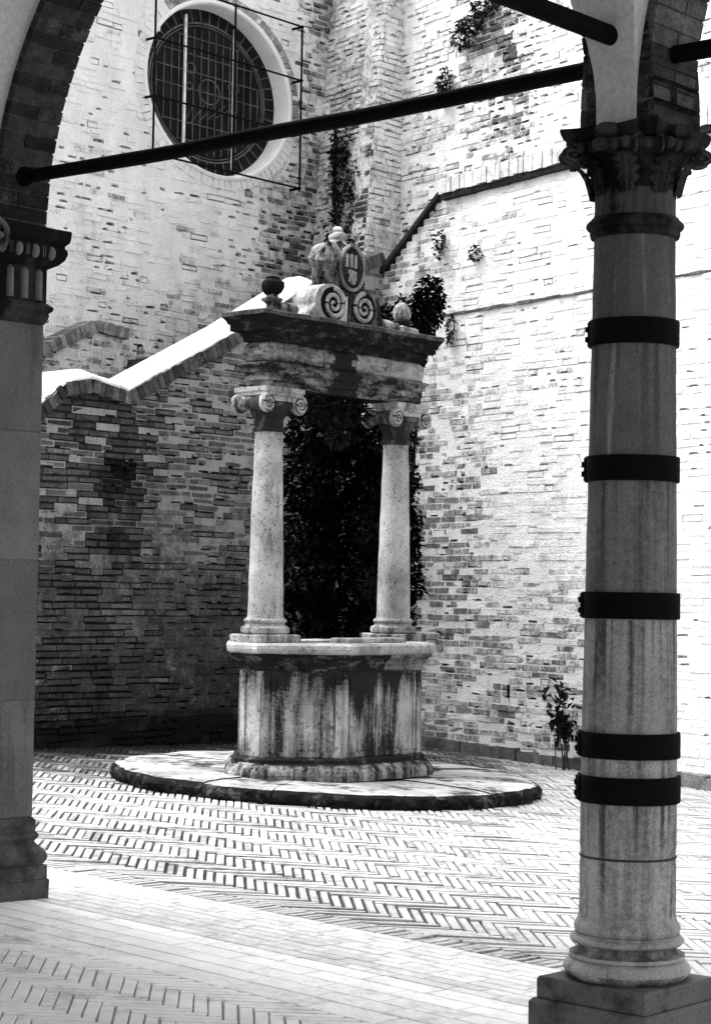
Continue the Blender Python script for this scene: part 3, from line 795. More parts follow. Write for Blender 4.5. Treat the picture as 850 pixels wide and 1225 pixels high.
sweep(mb, F, BP, [(0.09, 1.112), (0.115, 1.125), (0.122, 1.15), (0.12, 1.18), (0.10, 1.198), (-0.17, 1.20), (-0.18, 1.19), (-0.18, 0.6)], sub=14, jit=0.007, mat=1, cf=lambda p: (1, -0.06, 0), capb=False, capt=False)
mb.face([F(a, b, 0.62) for a, b in offset_poly(BP, -0.18)], mat=2)
mb.build('rim', [M['crust'], M['marble'], M['iron']], root)
for (ca, cb, la, lb) in ((-0.18, 0.40, 0.16, 0.10), (0.20, 0.40, 0.18, 0.10)):
    mb = MB(); sweep(mb, F, rect(la, lb, ca, cb), [(0, 1.203), (0, 1.232), (-0.008, 1.24)], sub=5, jit=0.006); mb.build('curb_slab', M['marble'], root)

def col_cf(p): return (1, -0.08 + 0.10 * sst(p.z, 2.75, 2.9), 0)
def spiral(mb, G, ca, cz, r0, turns, b, sgn, w0, w1, n=64, mat=0, cf_=(1, 0, 0)):
    pts, rad = [], []
    for i in range(n):
        f = i / (n - 1); t = pi / 2 + sgn * (2 * pi * turns * f); r = r0 * (1 - f) ** 0.9 + 0.004
        pts.append(G(ca + r * cos(t), b, cz + r * sin(t))); rad.append(w0 + (w1 - w0) * f)
    tube(mb, pts, rad, 6, mat=mat, col=cf_)
for ca in (-0.79, 0.79):
    G = Frame(F(ca, 0, 0), DC, E1)
    mb = MB(); sh = [(0.150, 1.385), (0.143, 1.41)] + [(0.143 - 0.034 * (i / 14) ** 1.3, 1.42 + 1.44 * i / 14) for i in range(15)] + [(0.116, 2.885)]
    lathe(mb, G, 0, 0, sh, seg=40, jit=0.006, cf=col_cf); cobj = mb.build('column', M['marble'], root)
    mb = MB(); sweep(mb, G, rect(0.20, 0.20), [(0, 1.202), (0.004, 1.255), (-0.01, 1.262)], sub=4, jit=0.008, cf=lambda p: (1, 0.1, 0))
    lathe(mb, G, 0, 0, [(0.175, 1.262), (0.192, 1.275), (0.198, 1.295), (0.192, 1.318), (0.17, 1.33), (0.160, 1.338), (0.155, 1.35), (0.166, 1.356), (0.172, 1.37), (0.166, 1.384), (0.150, 1.39)], seg=40, jit=0.004, cf=lambda p: (1, 0.05 if p.z < 1.34 else -0.02, 0))
    mb.build('base', M['marble'], cobj)
    mb = MB()
    lathe(mb, G, 0, 0, [(0.112, 2.88), (0.128, 2.89), (0.134, 2.905), (0.126, 2.92), (0.116, 2.925), (0.118, 2.99), (0.128, 3.0), (0.15, 3.04), (0.165, 3.08), (0.16, 3.11)], seg=40, cf=lambda p: (0.6, 0.30, 0))
    sweep(mb, G, rect(0.19, 0.17), [(0.0, 3.16), (0.012, 3.17), (0.012, 3.185), (0.022, 3.20), (0.022, 3.235)], sub=4, jit=0.004, cf=lambda p: (1, 0.02, 0))
    sweep(mb, G, rect(0.15, 0.14), [(0, 3.085), (0, 3.165)], sub=2, cf=lambda p: (0.7, 0.2, 0))
    for sg in (-1, 1):
        cx = sg * 0.185; rows = []
        for bb, rr in ((0.175, 0.07), (0.165, 0.078), (0.14, 0.078), (0.08, 0.06), (0.02, 0.05), (-0.02, 0.05), (-0.08, 0.06), (-0.14, 0.078), (-0.165, 0.078), (-0.175, 0.07)):
            rows.append([G(cx + rr * cos(t), bb, 3.105 + rr * sin(t)) for t in [2 * pi * i / 24 for i in range(24)]])
        mb.grid(rows, close=True, cf=lambda p: (1, 0.04 if abs((p - G.O).dot(E1)) > 0.13 else 0.22, 0), flip=True)
        for row in (rows[0], rows[-1]): mb.face(list(row), (0.3, 0.15, 0))
        for bb in (0.176, -0.176): spiral(mb, G, cx, 3.105, 0.062, 2.0, bb, -sg, 0.014, 0.008, 40)
    for bb in (0.15, -0.15):
        mb.box(G, -0.17, 0.17, bb - 0.02, bb + 0.02, 3.125, 3.165, col=(1, 0.0, 0)); mb.box(G, -0.15, 0.15, bb - 0.012, bb + 0.012, 3.085, 3.118, col=(0.5, 0.2, 0))
    mb.build('capital', M['marble'], cobj)

EB = rect(0.93, 0.115, 0.01, 0)
def ent_cf(lo):
    def f(p):
        q = p - F.O; a, z = q.dot(DC), q.z
        wd = 0.13 + 0.12 * noise.noise(Vector((z * 7, 3, 2))) + 0.08 * noise.noise(Vector((a * 14, z * 16, 2)))
        g = lo + 0.6 * max(0.0, min(1.0, (wd + 0.03 - abs(a + 0.03 + 0.05 * noise.noise(Vector((z * 9, 0, 0))))) / 0.06))
        n = noise.noise(Vector((a * 3.0, z * 5, 1)))
        g -= 0.16 * max(0, n) + (0.16 if a > 0.12 and 3.43 < z < 3.62 else 0)
        return (1.3, g, 0)
    return f
mb = MB(); sweep(mb, F, EB, [(-0.01, 3.238), (0, 3.24), (0, 3.265), (0, 3.292), (0.024, 3.294), (0.024, 3.325), (0.024, 3.355), (0.046, 3.357), (0.046, 3.39), (0.066, 3.405), (0.075, 3.42), (0.06, 3.432)], sub=130, jit=0.005, cf=ent_cf(0.15), sc=(1, 0.8))
mb.build('architrave', M['crust'], root)
mb = MB(); sweep(mb, F, EB, [(0.0, 3.43), (0.022, 3.45), (0.036, 3.49), (0.036, 3.54), (0.022, 3.58), (0.0, 3.60)], sub=130, jit=0.005, cf=ent_cf(0.12), sc=(1, 0.8), smooth=False)
mb.build('frieze', M['crust'], root)
mb = MB(); rows = sweep(mb, F, EB, [(0.0, 3.60), (0.03, 3.605), (0.045, 3.64), (0.06, 3.655), (0.065, 3.675), (0.13, 3.685), (0.135, 3.735), (0.15, 3.742), (0.165, 3.77), (0.195, 3.80), (0.20, 3.832), (0.18, 3.84)], sub=30, jit=0.009, cf=lambda p: (0.55, 0.24 if p.z < 3.79 else 0.02, 0), sc=(1, 0.62))  # underside shade and a bright top edge painted over the crust
mb.build('cornice', M['crust'], root)
# hanging iron hook under the middle of the entablature
# scrolled pediment
def lobe(sg):
    pts = [(0.012 * sg, 3.84)]
    pts += [(0.012 * sg, 4.07)]
    for i in range(15):
        t = pi * 0.86 - i * (pi * 0.86 + 0.12) / 14
        pts.append((sg * (0.215 + 0.195 * cos(t)), 3.985 + 0.165 * sin(t)))
    pts += [(sg * 0.43, 3.93), (sg * 0.47, 3.88), (sg * 0.50, 3.84)]
    return pts if sg < 0 else list(reversed(pts))
for sg in (-1, 1):
    mb = MB(); o = lobe(sg); extrude_outline(mb, F, o, -0.13, 0.13, cf=lambda p: (0.8, 0.05 if p.z > 4.05 else 0.14, 0) if sg > 0 else (1.2, -0.12, 0))  # left scroll paler, right one darker: side light put into the tone
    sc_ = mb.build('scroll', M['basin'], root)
    mb = MB(); spiral(mb, F, sg * 0.19, 3.985, 0.125, 2.1, 0.135, sg, 0.024, 0.012, 70); mb.build('volute', M['marble'], sc_)
    mb = MB(); rows = []
    extrude_outline(mb, F, [(sg * 0.19 + 0.15 * cos(t) * -sg, 3.985 + 0.14 * sin(t)) for t in [2 * pi * i / 30 for i in range(30)]] if sg < 0 else list(reversed([(sg * 0.19 - 0.15 * cos(t), 3.985 + 0.14 * sin(t)) for t in [2 * pi * i / 30 for i in range(30)]]))[::-1], 0.10, 0.133, col=(0.15, 0.3, 0)); mb.build('sunk_field', M['crust'], sc_)
    # small roll between pediment and finial
    mb = MB(); x0 = sg * 0.54
    rows = [[F(x0 + sg * u, 0.07 * cos(t), 3.90 + 0.055 * sin(t) * (1 if u < 0.16 else 0.8)) for t in [2 * pi * i / 18 for i in range(18)]] for u in (0.0, 0.01, 0.10, 0.18, 0.19)]
    mb.grid(rows, close=True, flip=(sg < 0)); mb.face(list(rows[0])); mb.face(list(rows[-1]))
    mb.build('side_roll', M['basin'], root)
# coat of arms on top
mb = MB(); FS = Frame(F(-0.01, 0.0, 0), DC, E1)
out = []
for i in range(36):
    t = 2 * pi * i / 36; rx = 0.30 * (1 + 0.05 * sin(3 * t + 0.5) + 0.04 * sin(7 * t)); rz = 0.235 * (1 + 0.06 * cos(2 * t))
    x = rx * cos(t) * (1.0 - 0.12 * max(0, sin(t)) ** 2); out.append((x, 4.315 + rz * sin(t)))
def blob(mb, outline, levels, cf=None, col=(1, 0, 0)):
    ca = sum(p[0] for p in outline) / len(outline); cz = sum(p[1] for p in outline) / len(outline)
    rows = []
    for b, k in levels:
        row = []
        for a, z in outline:
            p = FS(ca + (a - ca) * k, b, cz + (z - cz) * k); p = p + noise.noise_vector(p * 9) * 0.035 + noise.noise_vector(p * 24) * 0.018; row.append(p)
        rows.append(row)
    mb.grid(rows, close=True, cf=cf, col=col, flip=True); mb.face(list(rows[0]), cf(rows[0][0]) if cf else col); mb.face(list(reversed(rows[-1])), col)
sh_cf = lambda p: (0.9, (0.02 if (p - FS.O).dot(DC) < -0.10 else 0.24), 0)  # right of the crest darkened to paint its shaded side
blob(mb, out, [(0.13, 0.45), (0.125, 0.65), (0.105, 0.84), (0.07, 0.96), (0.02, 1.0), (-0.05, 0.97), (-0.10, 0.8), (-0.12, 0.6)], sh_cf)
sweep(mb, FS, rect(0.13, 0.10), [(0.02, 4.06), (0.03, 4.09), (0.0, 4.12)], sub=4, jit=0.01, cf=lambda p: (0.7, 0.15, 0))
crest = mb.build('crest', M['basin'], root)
mb = MB(); lathe(mb, FS, 0, 0, [(0.10, 4.47), (0.105, 4.50), (0.085, 4.53), (0.065, 4.55), (0.08, 4.575), (0.078, 4.60), (0.05, 4.62), (0.055, 4.64), (0.03, 4.665)], seg=24, jit=0.03, cf=lambda p: (1.1, -0.08, 0)); mb.build('crown', M['basin'], crest)
mb = MB()
ov = [(0.04 + 0.15 * cos(t), 4.31 + 0.185 * sin(t)) for t in [2 * pi * i / 32 for i in range(32)]]
tube(mb, [FS(a, 0.135, z) for a, z in ov + ov[:1]], 0.016, 6, col=(0.9, 0.0, 0)); mb.face([FS(a, 0.128, z) for a, z in ov], (0.3, 0.12, 0))
mb.build('oval_shield', M['basin'], crest)
mb = MB()
for a in (-0.04, 0.015, 0.07): mb.box(FS, a - 0.014, a + 0.014, 0.125, 0.155, 4.31, 4.42, col=(1.1, -0.2, 0), jit=0.004)
lathe(mb, Frame(FS(0.04, 0.125, 4.245), DC, Z * 1.0), 0, 0, [(0.05, 0), (0.045, 0.02), (0.02, 0.03)], seg=14) if False else None
mb.box(FS, 0.0, 0.08, 0.125, 0.15, 4.20, 4.285, col=(1.1, -0.2, 0), jit=0.012); mb.box(FS, 0.02, 0.055, 0.125, 0.158, 4.17, 4.21, col=(1.1, -0.2, 0), jit=0.006)
mb.build('charge', M['marble'], crest)
# scroll ears of the cartouche
for sg in (-1, 1):
    for cz_, r_, q in ((4.42, 0.07, 1), (4.19, 0.06, -1)):
        mb = MB(); spiral(mb, FS, sg * 0.20, cz_, r_, 1.3, 0.06, sg * q, 0.03, 0.018, 36, cf_=(0.6, 0.15, 0)); mb.build('scrollwork', M['basin'], crest)
# finials
G = Frame(F(-0.78, 0, 0), DC, E1); mb = MB()
sweep(mb, G, rect(0.09, 0.09), [(0.01, 3.84), (0.01, 3.87), (-0.02, 3.885)], sub=3, jit=0.006, cf=lambda p: (0.8, 0.1, 0))
lathe(mb, G, 0, 0, [(0.06, 3.88), (0.045, 3.905), (0.05, 3.925), (0.085, 3.95), (0.088, 3.965), (0.05, 3.98), (0.045, 4.0)], seg=24, cf=lambda p: (1, 0.05, 0))
fin = mb.build('finial', M['basin'], root)
mb = MB(); lathe(mb, G, 0, 0, [(0.045, 3.995), (0.075, 4.02), (0.088, 4.06), (0.08, 4.10), (0.05, 4.125), (0.055, 4.14), (0.03, 4.15)], seg=24, jit=0.03, radial=lambda t, z: 1 + 0.10 * cos(7 * t), cf=lambda p: (0.4, 0.3, 0)); mb.build('ball', M['crust'], fin)
G = Frame(F(0.84, 0, 0), DC, E1); mb = MB()
sweep(mb, G, rect(0.10, 0.09), [(0.01, 3.84), (0.01, 3.90), (-0.03, 3.92)], sub=3, jit=0.012, cf=lambda p: (1.2, -0.06, 0))
lathe(mb, G, 0, 0, [(0.07, 3.915), (0.085, 3.94), (0.09, 3.96), (0.06, 3.98)], seg=24, cf=lambda p: (0.6, 0.2, 0))
fin = mb.build('finial', M['basin'], root)
mb = MB(); lathe(mb, G, 0, 0, [(0.06, 3.975), (0.078, 4.0), (0.08, 4.03), (0.072, 4.07), (0.05, 4.11), (0.02, 4.13)], seg=24, jit=0.006, cf=lambda p: (1.0, 0.02, 0)); mb.build('ball', M['basin'], fin)

# ------------------------------------------------------------------ near column
cz0 = gz(1.046, 7.6)
root = thing('stone_column', FA(0, 0, cz0), 'thick grey stone column on the right bound with five black iron bands', 'column')
def RC(z): return 0.181 - 0.028 * max(0, (z - 0.8) / 2.2) ** 1.15
mb = MB()
sweep(mb, FA, rect(0.250, 0.250), [(0.012, -0.09), (0.012, 0.088), (0.0, 0.10)], sub=6, jit=0.003)
sweep(mb, FA, rect(0.240, 0.240), [(0.0, 0.102), (0.0, 0.172), (-0.006, 0.18)], sub=6, jit=0.003)
mb.build('plinth', M['plinth'], root, bevel=0.004)
mb = MB()
def tor(z0, z1, r, bulge, n=9): return [(r + bulge * sin(pi * i / (n - 1)), z0 + (z1 - z0) * i / (n - 1)) for i in range(n)]
lathe(mb, FA, 0, 0, tor(0.178, 0.258, 0.204, 0.034, 13) + [(0.216, 0.259), (0.216, 0.272), (0.204, 0.274), (0.192, 0.282), (0.184, 0.294), (0.187, 0.304), (0.200, 0.309), (0.204, 0.310)] + tor(0.311, 0.338, 0.200, 0.014) + [(0.197, 0.339), (0.197, 0.346)] + tor(0.347, 0.392, 0.189, 0.010) + [(0.186, 0.396), (0.182, 0.418)], seg=96, cf=lambda p: (1.35, 0.12 if 0.17 < p.z < 0.21 or 0.272 < p.z < 0.308 else -0.02, 0))
mb.build('base', M['column'], root)
mb = MB()
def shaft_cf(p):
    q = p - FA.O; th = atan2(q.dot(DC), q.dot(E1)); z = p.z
    t = 1.5 if z < 0.633 else 1.35 if z < 1.0 else 1.15 if z < 1.57 else 0.66 if z < 2.09 else 0.50 if z < 2.6 else 0.42  # tone drops in steps upwards, painting in the arcade's shade
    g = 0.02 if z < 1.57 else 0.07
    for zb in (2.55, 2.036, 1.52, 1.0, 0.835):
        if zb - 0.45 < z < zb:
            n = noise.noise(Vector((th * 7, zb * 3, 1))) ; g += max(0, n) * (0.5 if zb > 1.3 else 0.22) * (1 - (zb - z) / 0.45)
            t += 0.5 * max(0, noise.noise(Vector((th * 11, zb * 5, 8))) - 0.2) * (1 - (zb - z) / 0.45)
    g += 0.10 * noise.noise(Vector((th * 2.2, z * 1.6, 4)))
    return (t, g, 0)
zs = [0.415 + (3.0 - 0.415) * i / 110 for i in range(111)]
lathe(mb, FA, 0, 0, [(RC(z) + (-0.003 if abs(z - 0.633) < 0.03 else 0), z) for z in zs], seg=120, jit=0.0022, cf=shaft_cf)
mb.build('shaft', M['column'], root)
mb = MB(); lathe(mb, FA, 0, 0, [(RC(0.63), 0.629), (RC(0.63) + 0.001, 0.631), (RC(0.63) + 0.001, 0.6345), (RC(0.63), 0.637)], seg=72); mb.build('joint_line', M['joint'], root)
for k, (z0, z1) in enumerate(((2.552, 2.650), (2.038, 2.134), (1.522, 1.622), (1.003, 1.098), (0.836, 0.936))):
    r = RC((z0 + z1) / 2); th = 0.0135
    mb = MB(); lathe(mb, FA, 0, 0, [(r - 0.003, z0), (r + th - 0.002, z0), (r + th, z0 + 0.004), (r + th, z1 - 0.004), (r + th - 0.002, z1), (r - 0.003, z1)], seg=72, radial=lambda t, z: 1 + 0.004 * sin(5 * t + k))
    bd = mb.build('iron_band', M['iron'], root)
    # clasp with two bolts on the left flank
    mb = MB(); tl = math.radians(200 + (k % 2) * 4); 
    dirv = (E1 * cos(0) + DC * 0)
    cd = Vector((-1, 0.12 - 0.04 * k, 0)).normalized(); sd = Vector((-cd.y, cd.x, 0))
    C0 = FA(0, 0, 0)
    G = Frame(C0 + cd * (r + th - 0.004), cd, sd)
    mb.box(G, 0, 0.007, -0.035, 0.035, z0 + 0.006, z1 - 0.006)
    for zz_ in (z0 + 0.03, z1 - 0.03): tube(mb, [G(0.0, 0, zz_), G(0.016, 0, zz_)], 0.011, 8)
    mb.build('clasp', M['iron'], bd)
# capital
_FA = FA
def zq(z): return z if z < 3.20 else 3.20 + (z - 3.20) * 0.69
class FQ(Frame):
    def __call__(s, a, b, z): return s.O + a * s.X + b * s.Y + Vector((0, 0, zq(z)))
FA = FQ(_FA.O, _FA.X, _FA.Y)
mb = MB()
lathe(mb, FA, 0, 0, [(0.157, 2.962), (0.168, 2.968), (0.172, 2.985)] + tor(2.992, 3.034, 0.168, 0.018) + [(0.166, 3.040)], seg=72, cf=lambda p: (1.2, 0.1, 0)); ctop = 3.04
mb.build('astragal', M['capital'], root)
mb = MB()
bell = [(0.158, 3.04), (0.152, 3.06), (0.152, 3.14), (0.158, 3.20), (0.176, 3.26), (0.205, 3.31), (0.24, 3.345), (0.24, 3.36)]
flute = lambda t, z: 1 + (0.035 * (abs(sin(12 * t)) - 0.7) if z < 3.20 else 0.04 * sin(8 * t) * (1 - sst(z, 3.3, 3.36)))
lathe(mb, FA, 0, 0, bell, seg=144, radial=flute, cf=lambda p: (2.2 if p.z < 3.17 else 1.0, -0.02 if p.z < 3.17 else 0.12, 0))
# acanthus leaves: curled tongues round the bell
for i in range(8):
    t = 2 * pi * (i + 0.5) / 8
    dirr = E1 * cos(t) + DC * sin(t); tan_ = E1 * -sin(t) + DC * cos(t); C0 = FA(0, 0, 0)
    rows = []
    ctrl = ((0.158, 3.12, 0.026), (0.168, 3.16, 0.044), (0.180, 3.20, 0.050), (0.198, 3.245, 0.046), (0.224, 3.278, 0.034), (0.240, 3.276, 0.022), (0.238, 3.258, 0.008))
    for m_ in range(25):
        f = m_ / 24 * 6; k = min(5, int(f)); u = f - k
        r_, z_, w_ = [ctrl[k][q] * (1 - u) + ctrl[k + 1][q] * u for q in range(3)]
        w_ *= 1 + 0.22 * sin(m_ * 1.57)
        rows.append([C0 + dirr * (r_ + 0.012 * (1 - abs(x)) + 0.007 * cos(x * 11)) + tan_ * x * w_ + Z * zq(z_) for x in [q / 8 for q in range(-8, 9)]])
    mb.grid(rows, col=(1.3, 0.06, 0), flip=True)
bl = mb.build('capital', M['capital'], root)
for i in range(4):
    t = pi / 4 + i * pi / 2; dirr = E1 * cos(t) + DC * sin(t); C0 = FA(0, 0, 0); tan_ = E1 * -sin(t) + DC * cos(t)
    mb = MB(); G = FQ(C0, dirr, tan_)
    rows = []
    for y, rr in ((-0.045, 0.034), (-0.04, 0.046), (-0.015, 0.040), (0.015, 0.040), (0.04, 0.046), (0.045, 0.034)):
        rows.append([G(0.246 + rr * cos(a), y, 3.315 + rr * sin(a)) for a in [2 * pi * k / 20 for k in range(20)]])
    mb.grid(rows, close=True, col=(1.2, 0.08, 0)); mb.face(list(rows[0]), (1, .1, 0)); mb.face(list(reversed(rows[-1])), (1, .1, 0))
    for y in (-0.047, 0.047):
        pts = []
        for k in range(30):
            f = k / 29; a = 2 * pi * 1.6 * f + 1.5; r_ = 0.045 * (1 - f) + 0.003; pts.append(G(0.246 + r_ * cos(a), y, 3.315 + r_ * sin(a)))
        tube(mb, pts, 0.006, 5, col=(2.0, 0, 0))
    tube(mb, [G(0.246, 0.03, 3.365), G(0.20, 0.05, 3.355), G(0.16, 0.10, 3.35)], 0.014, 6); tube(mb, [G(0.246, -0.03, 3.365), G(0.20, -0.05, 3.355), G(0.16, -0.10, 3.35)], 0.014, 6)
    mb.build('corner_volute', M['capital'], bl)
# egg moulding between volutes
for i in range(4):
    mb = MB()
    t = i * pi / 2; dirr = E1 * cos(t) + DC * sin(t); tan_ = E1 * -sin(t) + DC * cos(t); C0 = FA(0, 0, 0)
    for x in (-0.10, -0.05, 0.05, 0.10, 0.0):
        G = FQ(C0 + dirr * (0.215 + 0.02 * (abs(x) < 0.01)) + tan_ * x, dirr, tan_)
        rad = 0.034 if abs(x) < 0.01 else 0.019
        lathe(mb, G, 0, 0, [(rad * 0.3, 3.30), (rad * 0.8, 3.31), (rad, 3.33), (rad * 0.9, 3.35), (rad * 0.5, 3.365)], seg=14, col=(1.3, 0.05, 0))
    mb.build('egg_moulding', M['capital'], bl)
mb = MB()
# abacus with hollow sides
def abac(h, hollow, n=10):
    pts = []
    cs = [(-h, -h), (h, -h), (h, h), (-h, h)]
    for i in range(4):
        (x0, y0), (x1, y1) = cs[i], cs[(i + 1) % 4]; nx, ny = (y1 - y0), -(x1 - x0); l = sqrt(nx * nx + ny * ny); nx /= l; ny /= l
        for k in range(n):
            f = k / n; f2 = 0.07 + 0.86 * f; d = -hollow * (1 - (2 * f - 1) ** 2)
            pts.append((x0 + (x1 - x0) * f2 + nx * d, y0 + (y1 - y0) * f2 + ny * d))
    return pts
rows = []
for h, z in ((0.19, 3.358), (0.205, 3.362), (0.208, 3.385), (0.217, 3.40), (0.226, 3.435), (0.226, 3.455)):
    rows.append([FA(a, b, z) for a, b in abac(h, 0.045)])
mb.grid(rows, close=True, smooth=False, col=(0.9, 0.1, 0)); mb.face(list(rows[-1]), (0.9, .1, 0)); mb.face(list(reversed(rows[0])), (0.9, .1, 0))
for i in range(4):
    t = i * pi / 2; dirr = E1 * cos(t) + DC * sin(t); G = FQ(FA(0, 0, 0) + dirr * 0.19, dirr, E1 * -sin(t) + DC * cos(t))
    lathe(mb, G, 0, 0, [(0.02, 3.37), (0.045, 3.39), (0.05, 3.42), (0.04, 3.45), (0.02, 3.46)], seg=16, radial=lambda t, z: 1 + 0.12 * cos(5 * t), col=(1.2, 0, 0))
mb.build('abacus', M['capital'], bl)

FA = _FA
# ------------------------------------------------------------------ pier on the left
SP = -3.705
root = thing('corner_pier', FA(SP - 0.3, -0.25, 0.03), 'square grey stone pier with fluted capital at the left edge', 'pier')
pierp = rect(0.36, 0.40, SP - 0.36, 0.185 - 0.40)
mb = MB(); FAm = FA
mb_ = MB()
for z0, z1, off in ((0.0, 0.132, 0.067),):
    sweep(mb_, FA, pierp, [(off, -0.06), (off, z1), (off - 0.004, z1 + 0.004)], sub=14, jit=0.009, jf=9, col=(0.6, 0.05, 0))
sweep(mb_, FA, pierp, [(0.060, 0.138), (0.060, 0.200), (0.056, 0.205)], sub=10, jit=0.004, col=(0.65, 0.05, 0))
mb_.build('plinth', M['plinth'], root, bevel=0.004)
mb = MB(); sweep(mb, FA, pierp, [(0.04, 0.205)] + tor(0.208, 0.290, 0.040, 0.018) + [(0.030, 0.296), (0.015, 0.315), (0.010, 0.325)] + tor(0.330, 0.375, 0.012, 0.014) + [(0.014, 0.380), (0.014, 0.43), (0.0, 0.445)], sub=6, col=(0.8, 0.05, 0))
mb.build('base', M['plinth'], root)
for k, (z0, z1) in enumerate(((0.445, 1.035), (1.035, 1.74), (1.74, 2.39), (2.39, 2.94))):
    mb = MB(); sweep(mb, FA, pierp, [(-0.005, z0), (0, z0 + 0.006)] + [(0, z0 + (z1 - z0) * i / 10) for i in range(1, 10)] + [(0, z1 - 0.005), (-0.004, z1)], sub=24, jit=0.003, jf=14.0, cf=lambda p, k=k: ((1.0, 0.82, 1.06, 0.9)[k], 0.1 * noise.noise(p * 2.2) + (0.08 if k == 0 else 0), 0)); mb.build('shaft_block', M['pier'], root)
mb = MB(); sweep(mb, FA, pierp, [(0.0, 2.94), (0.012, 2.96), (0.02, 2.985), (0.018, 3.0), (0.033, 3.012), (0.036, 3.03), (0.012, 3.05)], sub=6, jit=0.002, cf=lambda p: (1.3, 0.02, 0)); mb.build('astragal', M['capital'], root)
mb = MB(); sweep(mb, FA, pierp, [(0.008, 3.04), (0.008, 3.235)], sub=4, cf=lambda p: (1.0, 0.1, 0))
for j in range(9):
    t = 0.185 - 0.045 - j * 0.092
    tube(mb, [FA(SP + 0.006, t, 3.062), FA(SP + 0.006, t, 3.205), FA(SP + 0.006, t, 3.222)], [0.021, 0.021, 0.008], 10, col=(4.2, -0.25, 0)); 
for j in range(8):
    s = SP - 0.05 - j * 0.09; tube(mb, [FA(s, 0.179, 3.062), FA(s, 0.179, 3.205), FA(s, 0.179, 3.222)], [0.021, 0.021, 0.008], 10, col=(4.2, -0.25, 0))
pc = mb.build('capital', M['capital'], root)
mb = MB(); sweep(mb, FA, pierp, [(0.008, 3.225), (0.025, 3.235), (0.05, 3.25), (0.072, 3.275), (0.082, 3.305), (0.080, 3.325), (0.070, 3.335), (0.072, 3.35)], sub=6, jit=0.002, cf=lambda p: (0.8, 0.15, 0))
for j in range(8):
    t = 0.185 - 0.02 - j * 0.105; G = Frame(FA(SP + 0.072, t, 0), E1, DC)
    lathe(mb, G, 0, 0, [(0.008, 3.265), (0.020, 3.28), (0.024, 3.30), (0.020, 3.32), (0.010, 3.332)], seg=12, col=(4.5, -0.25, 0))
    for dy in (-0.06, -0.047):
        mb.box(G, -0.01, 0.012, dy - 0.003, dy + 0.003, 3.275, 3.33, col=(2.5, -0.1, 0))
mb.build('egg_moulding', M['capital'], pc)
mb = MB(); sweep(mb, FA, pierp, [(0.074, 3.35), (0.088, 3.365), (0.092, 3.385), (0.094, 3.42), (0.09, 3.425)], sub=10, jit=0.004, cf=lambda p: (0.7, 0.15, 0)); mb.build('abacus', M['capital'], pc)
# carved rosette in the middle of the abacus
mb = MB(); G = Frame(FA(SP + 0.085, -0.215, 0), E1, DC)
lathe(mb, Frame(FA(SP + 0.08, -0.215, 3.33), DC, Z), 0, 0, [(0.08, 0)], seg=3) if False else None
ringpts = [FA(SP + 0.10, -0.215 + 0.075 * cos(t), 3.345 + 0.075 * sin(t)) for t in [2 * pi * i / 24 for i in range(25)]]
tube(mb, ringpts, 0.016, 8, col=(3.0, -0.1, 0))
for i in range(5):
    t = 2 * pi * i / 5; lathe(mb, Frame(FA(SP + 0.095, -0.215 + 0.035 * cos(t), 0), E1, DC), 0, 0, [(0.006, 3.325 + 0.035 * sin(t)), (0.018, 3.335 + 0.035 * sin(t)), (0.018, 3.35 + 0.035 * sin(t)), (0.006, 3.36 + 0.035 * sin(t))], seg=10, col=(5.0, -0.2, 0))
mb.build('rosette', M['capital'], pc)

# ------------------------------------------------------------------ arches, vault
root = thing('vaulted_arcade', FA(-1.92, -3.0, 3.4), 'plastered vault on dark brick arches carried by the column and pier', 'arcade')
T0, T1 = -0.135, 0.19; SPZ = 3.382; CZ = 3.41
rg = random.Random(3)
def arch(cs, r, z0, k=1.0):
    mb = MB()
    t0 = math.asin((z0 - CZ) / r); n = int((pi - 2 * t0) * r / 0.072)
    for i in range(n):
        a0, a1 = t0 + (pi - 2 * t0) * i / n, t0 + (pi - 2 * t0) * (i + 1) / n
        split = rg.uniform(0.35, 0.65)
        for (w0, w1) in (((0, split), (split, 1)) if i % 2 else ((0, 1),)):
            ta, tb = T0 + (T1 - T0) * w0, T0 + (T1 - T0) * w1; g = 0.004; e = rg.uniform(-0.004, 0.004)
            if w0 > 0: ta += g
            if w1 < 1: tb -= g
            ga = g / r
            pt = lambda rr, a, t: FA(cs + rr * cos(a), t, CZ + rr * sin(a))
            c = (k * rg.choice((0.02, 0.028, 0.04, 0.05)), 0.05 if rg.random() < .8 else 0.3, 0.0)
            q = [[[pt(rr, a, t) for t in (ta, tb)] for a in (a0 + ga, a1 - ga)] for rr in (r + e, r + 0.30)]
            for f in ((q[0][0][0], q[0][0][1], q[0][1][1], q[0][1][0]), (q[0][0][0], q[0][1][0], q[1][1][0], q[1][0][0]), (q[0][0][1], q[1][0][1], q[1][1][1], q[0][1][1]), (q[0][0][0], q[1][0][0], q[1][0][1], q[0][0][1]), (q[0][1][0], q[0][1][1], q[1][1][1], q[1][1][0])): mb.face(list(f), c)
        pt = lambda rr, a, t: FA(cs + rr * cos(a), t, CZ + rr * sin(a))
        mb.face([pt(r + 0.006, a0, T0 + .005), pt(r + 0.006, a0, T1 - .005), pt(r + 0.006, a1, T1 - .005), pt(r + 0.006, a1, T0 + .005)], (0.08, 0.1, 0))
        for tt in (T0 + .004, T1 - .004): mb.face([pt(r + 0.006, a0, tt), pt(r + 0.006, a1, tt), pt(r + 0.3, a1, tt), pt(r + 0.3, a0, tt)], (0.12, 0, 0))
    return mb.build('brick_arch', M['arch_brick'], root)
RA = 1.785
arch(-1.92, RA, SPZ); arch(1.92, RA, SPZ, 2.6)  # right arch made paler: light bounced off the floor, painted in
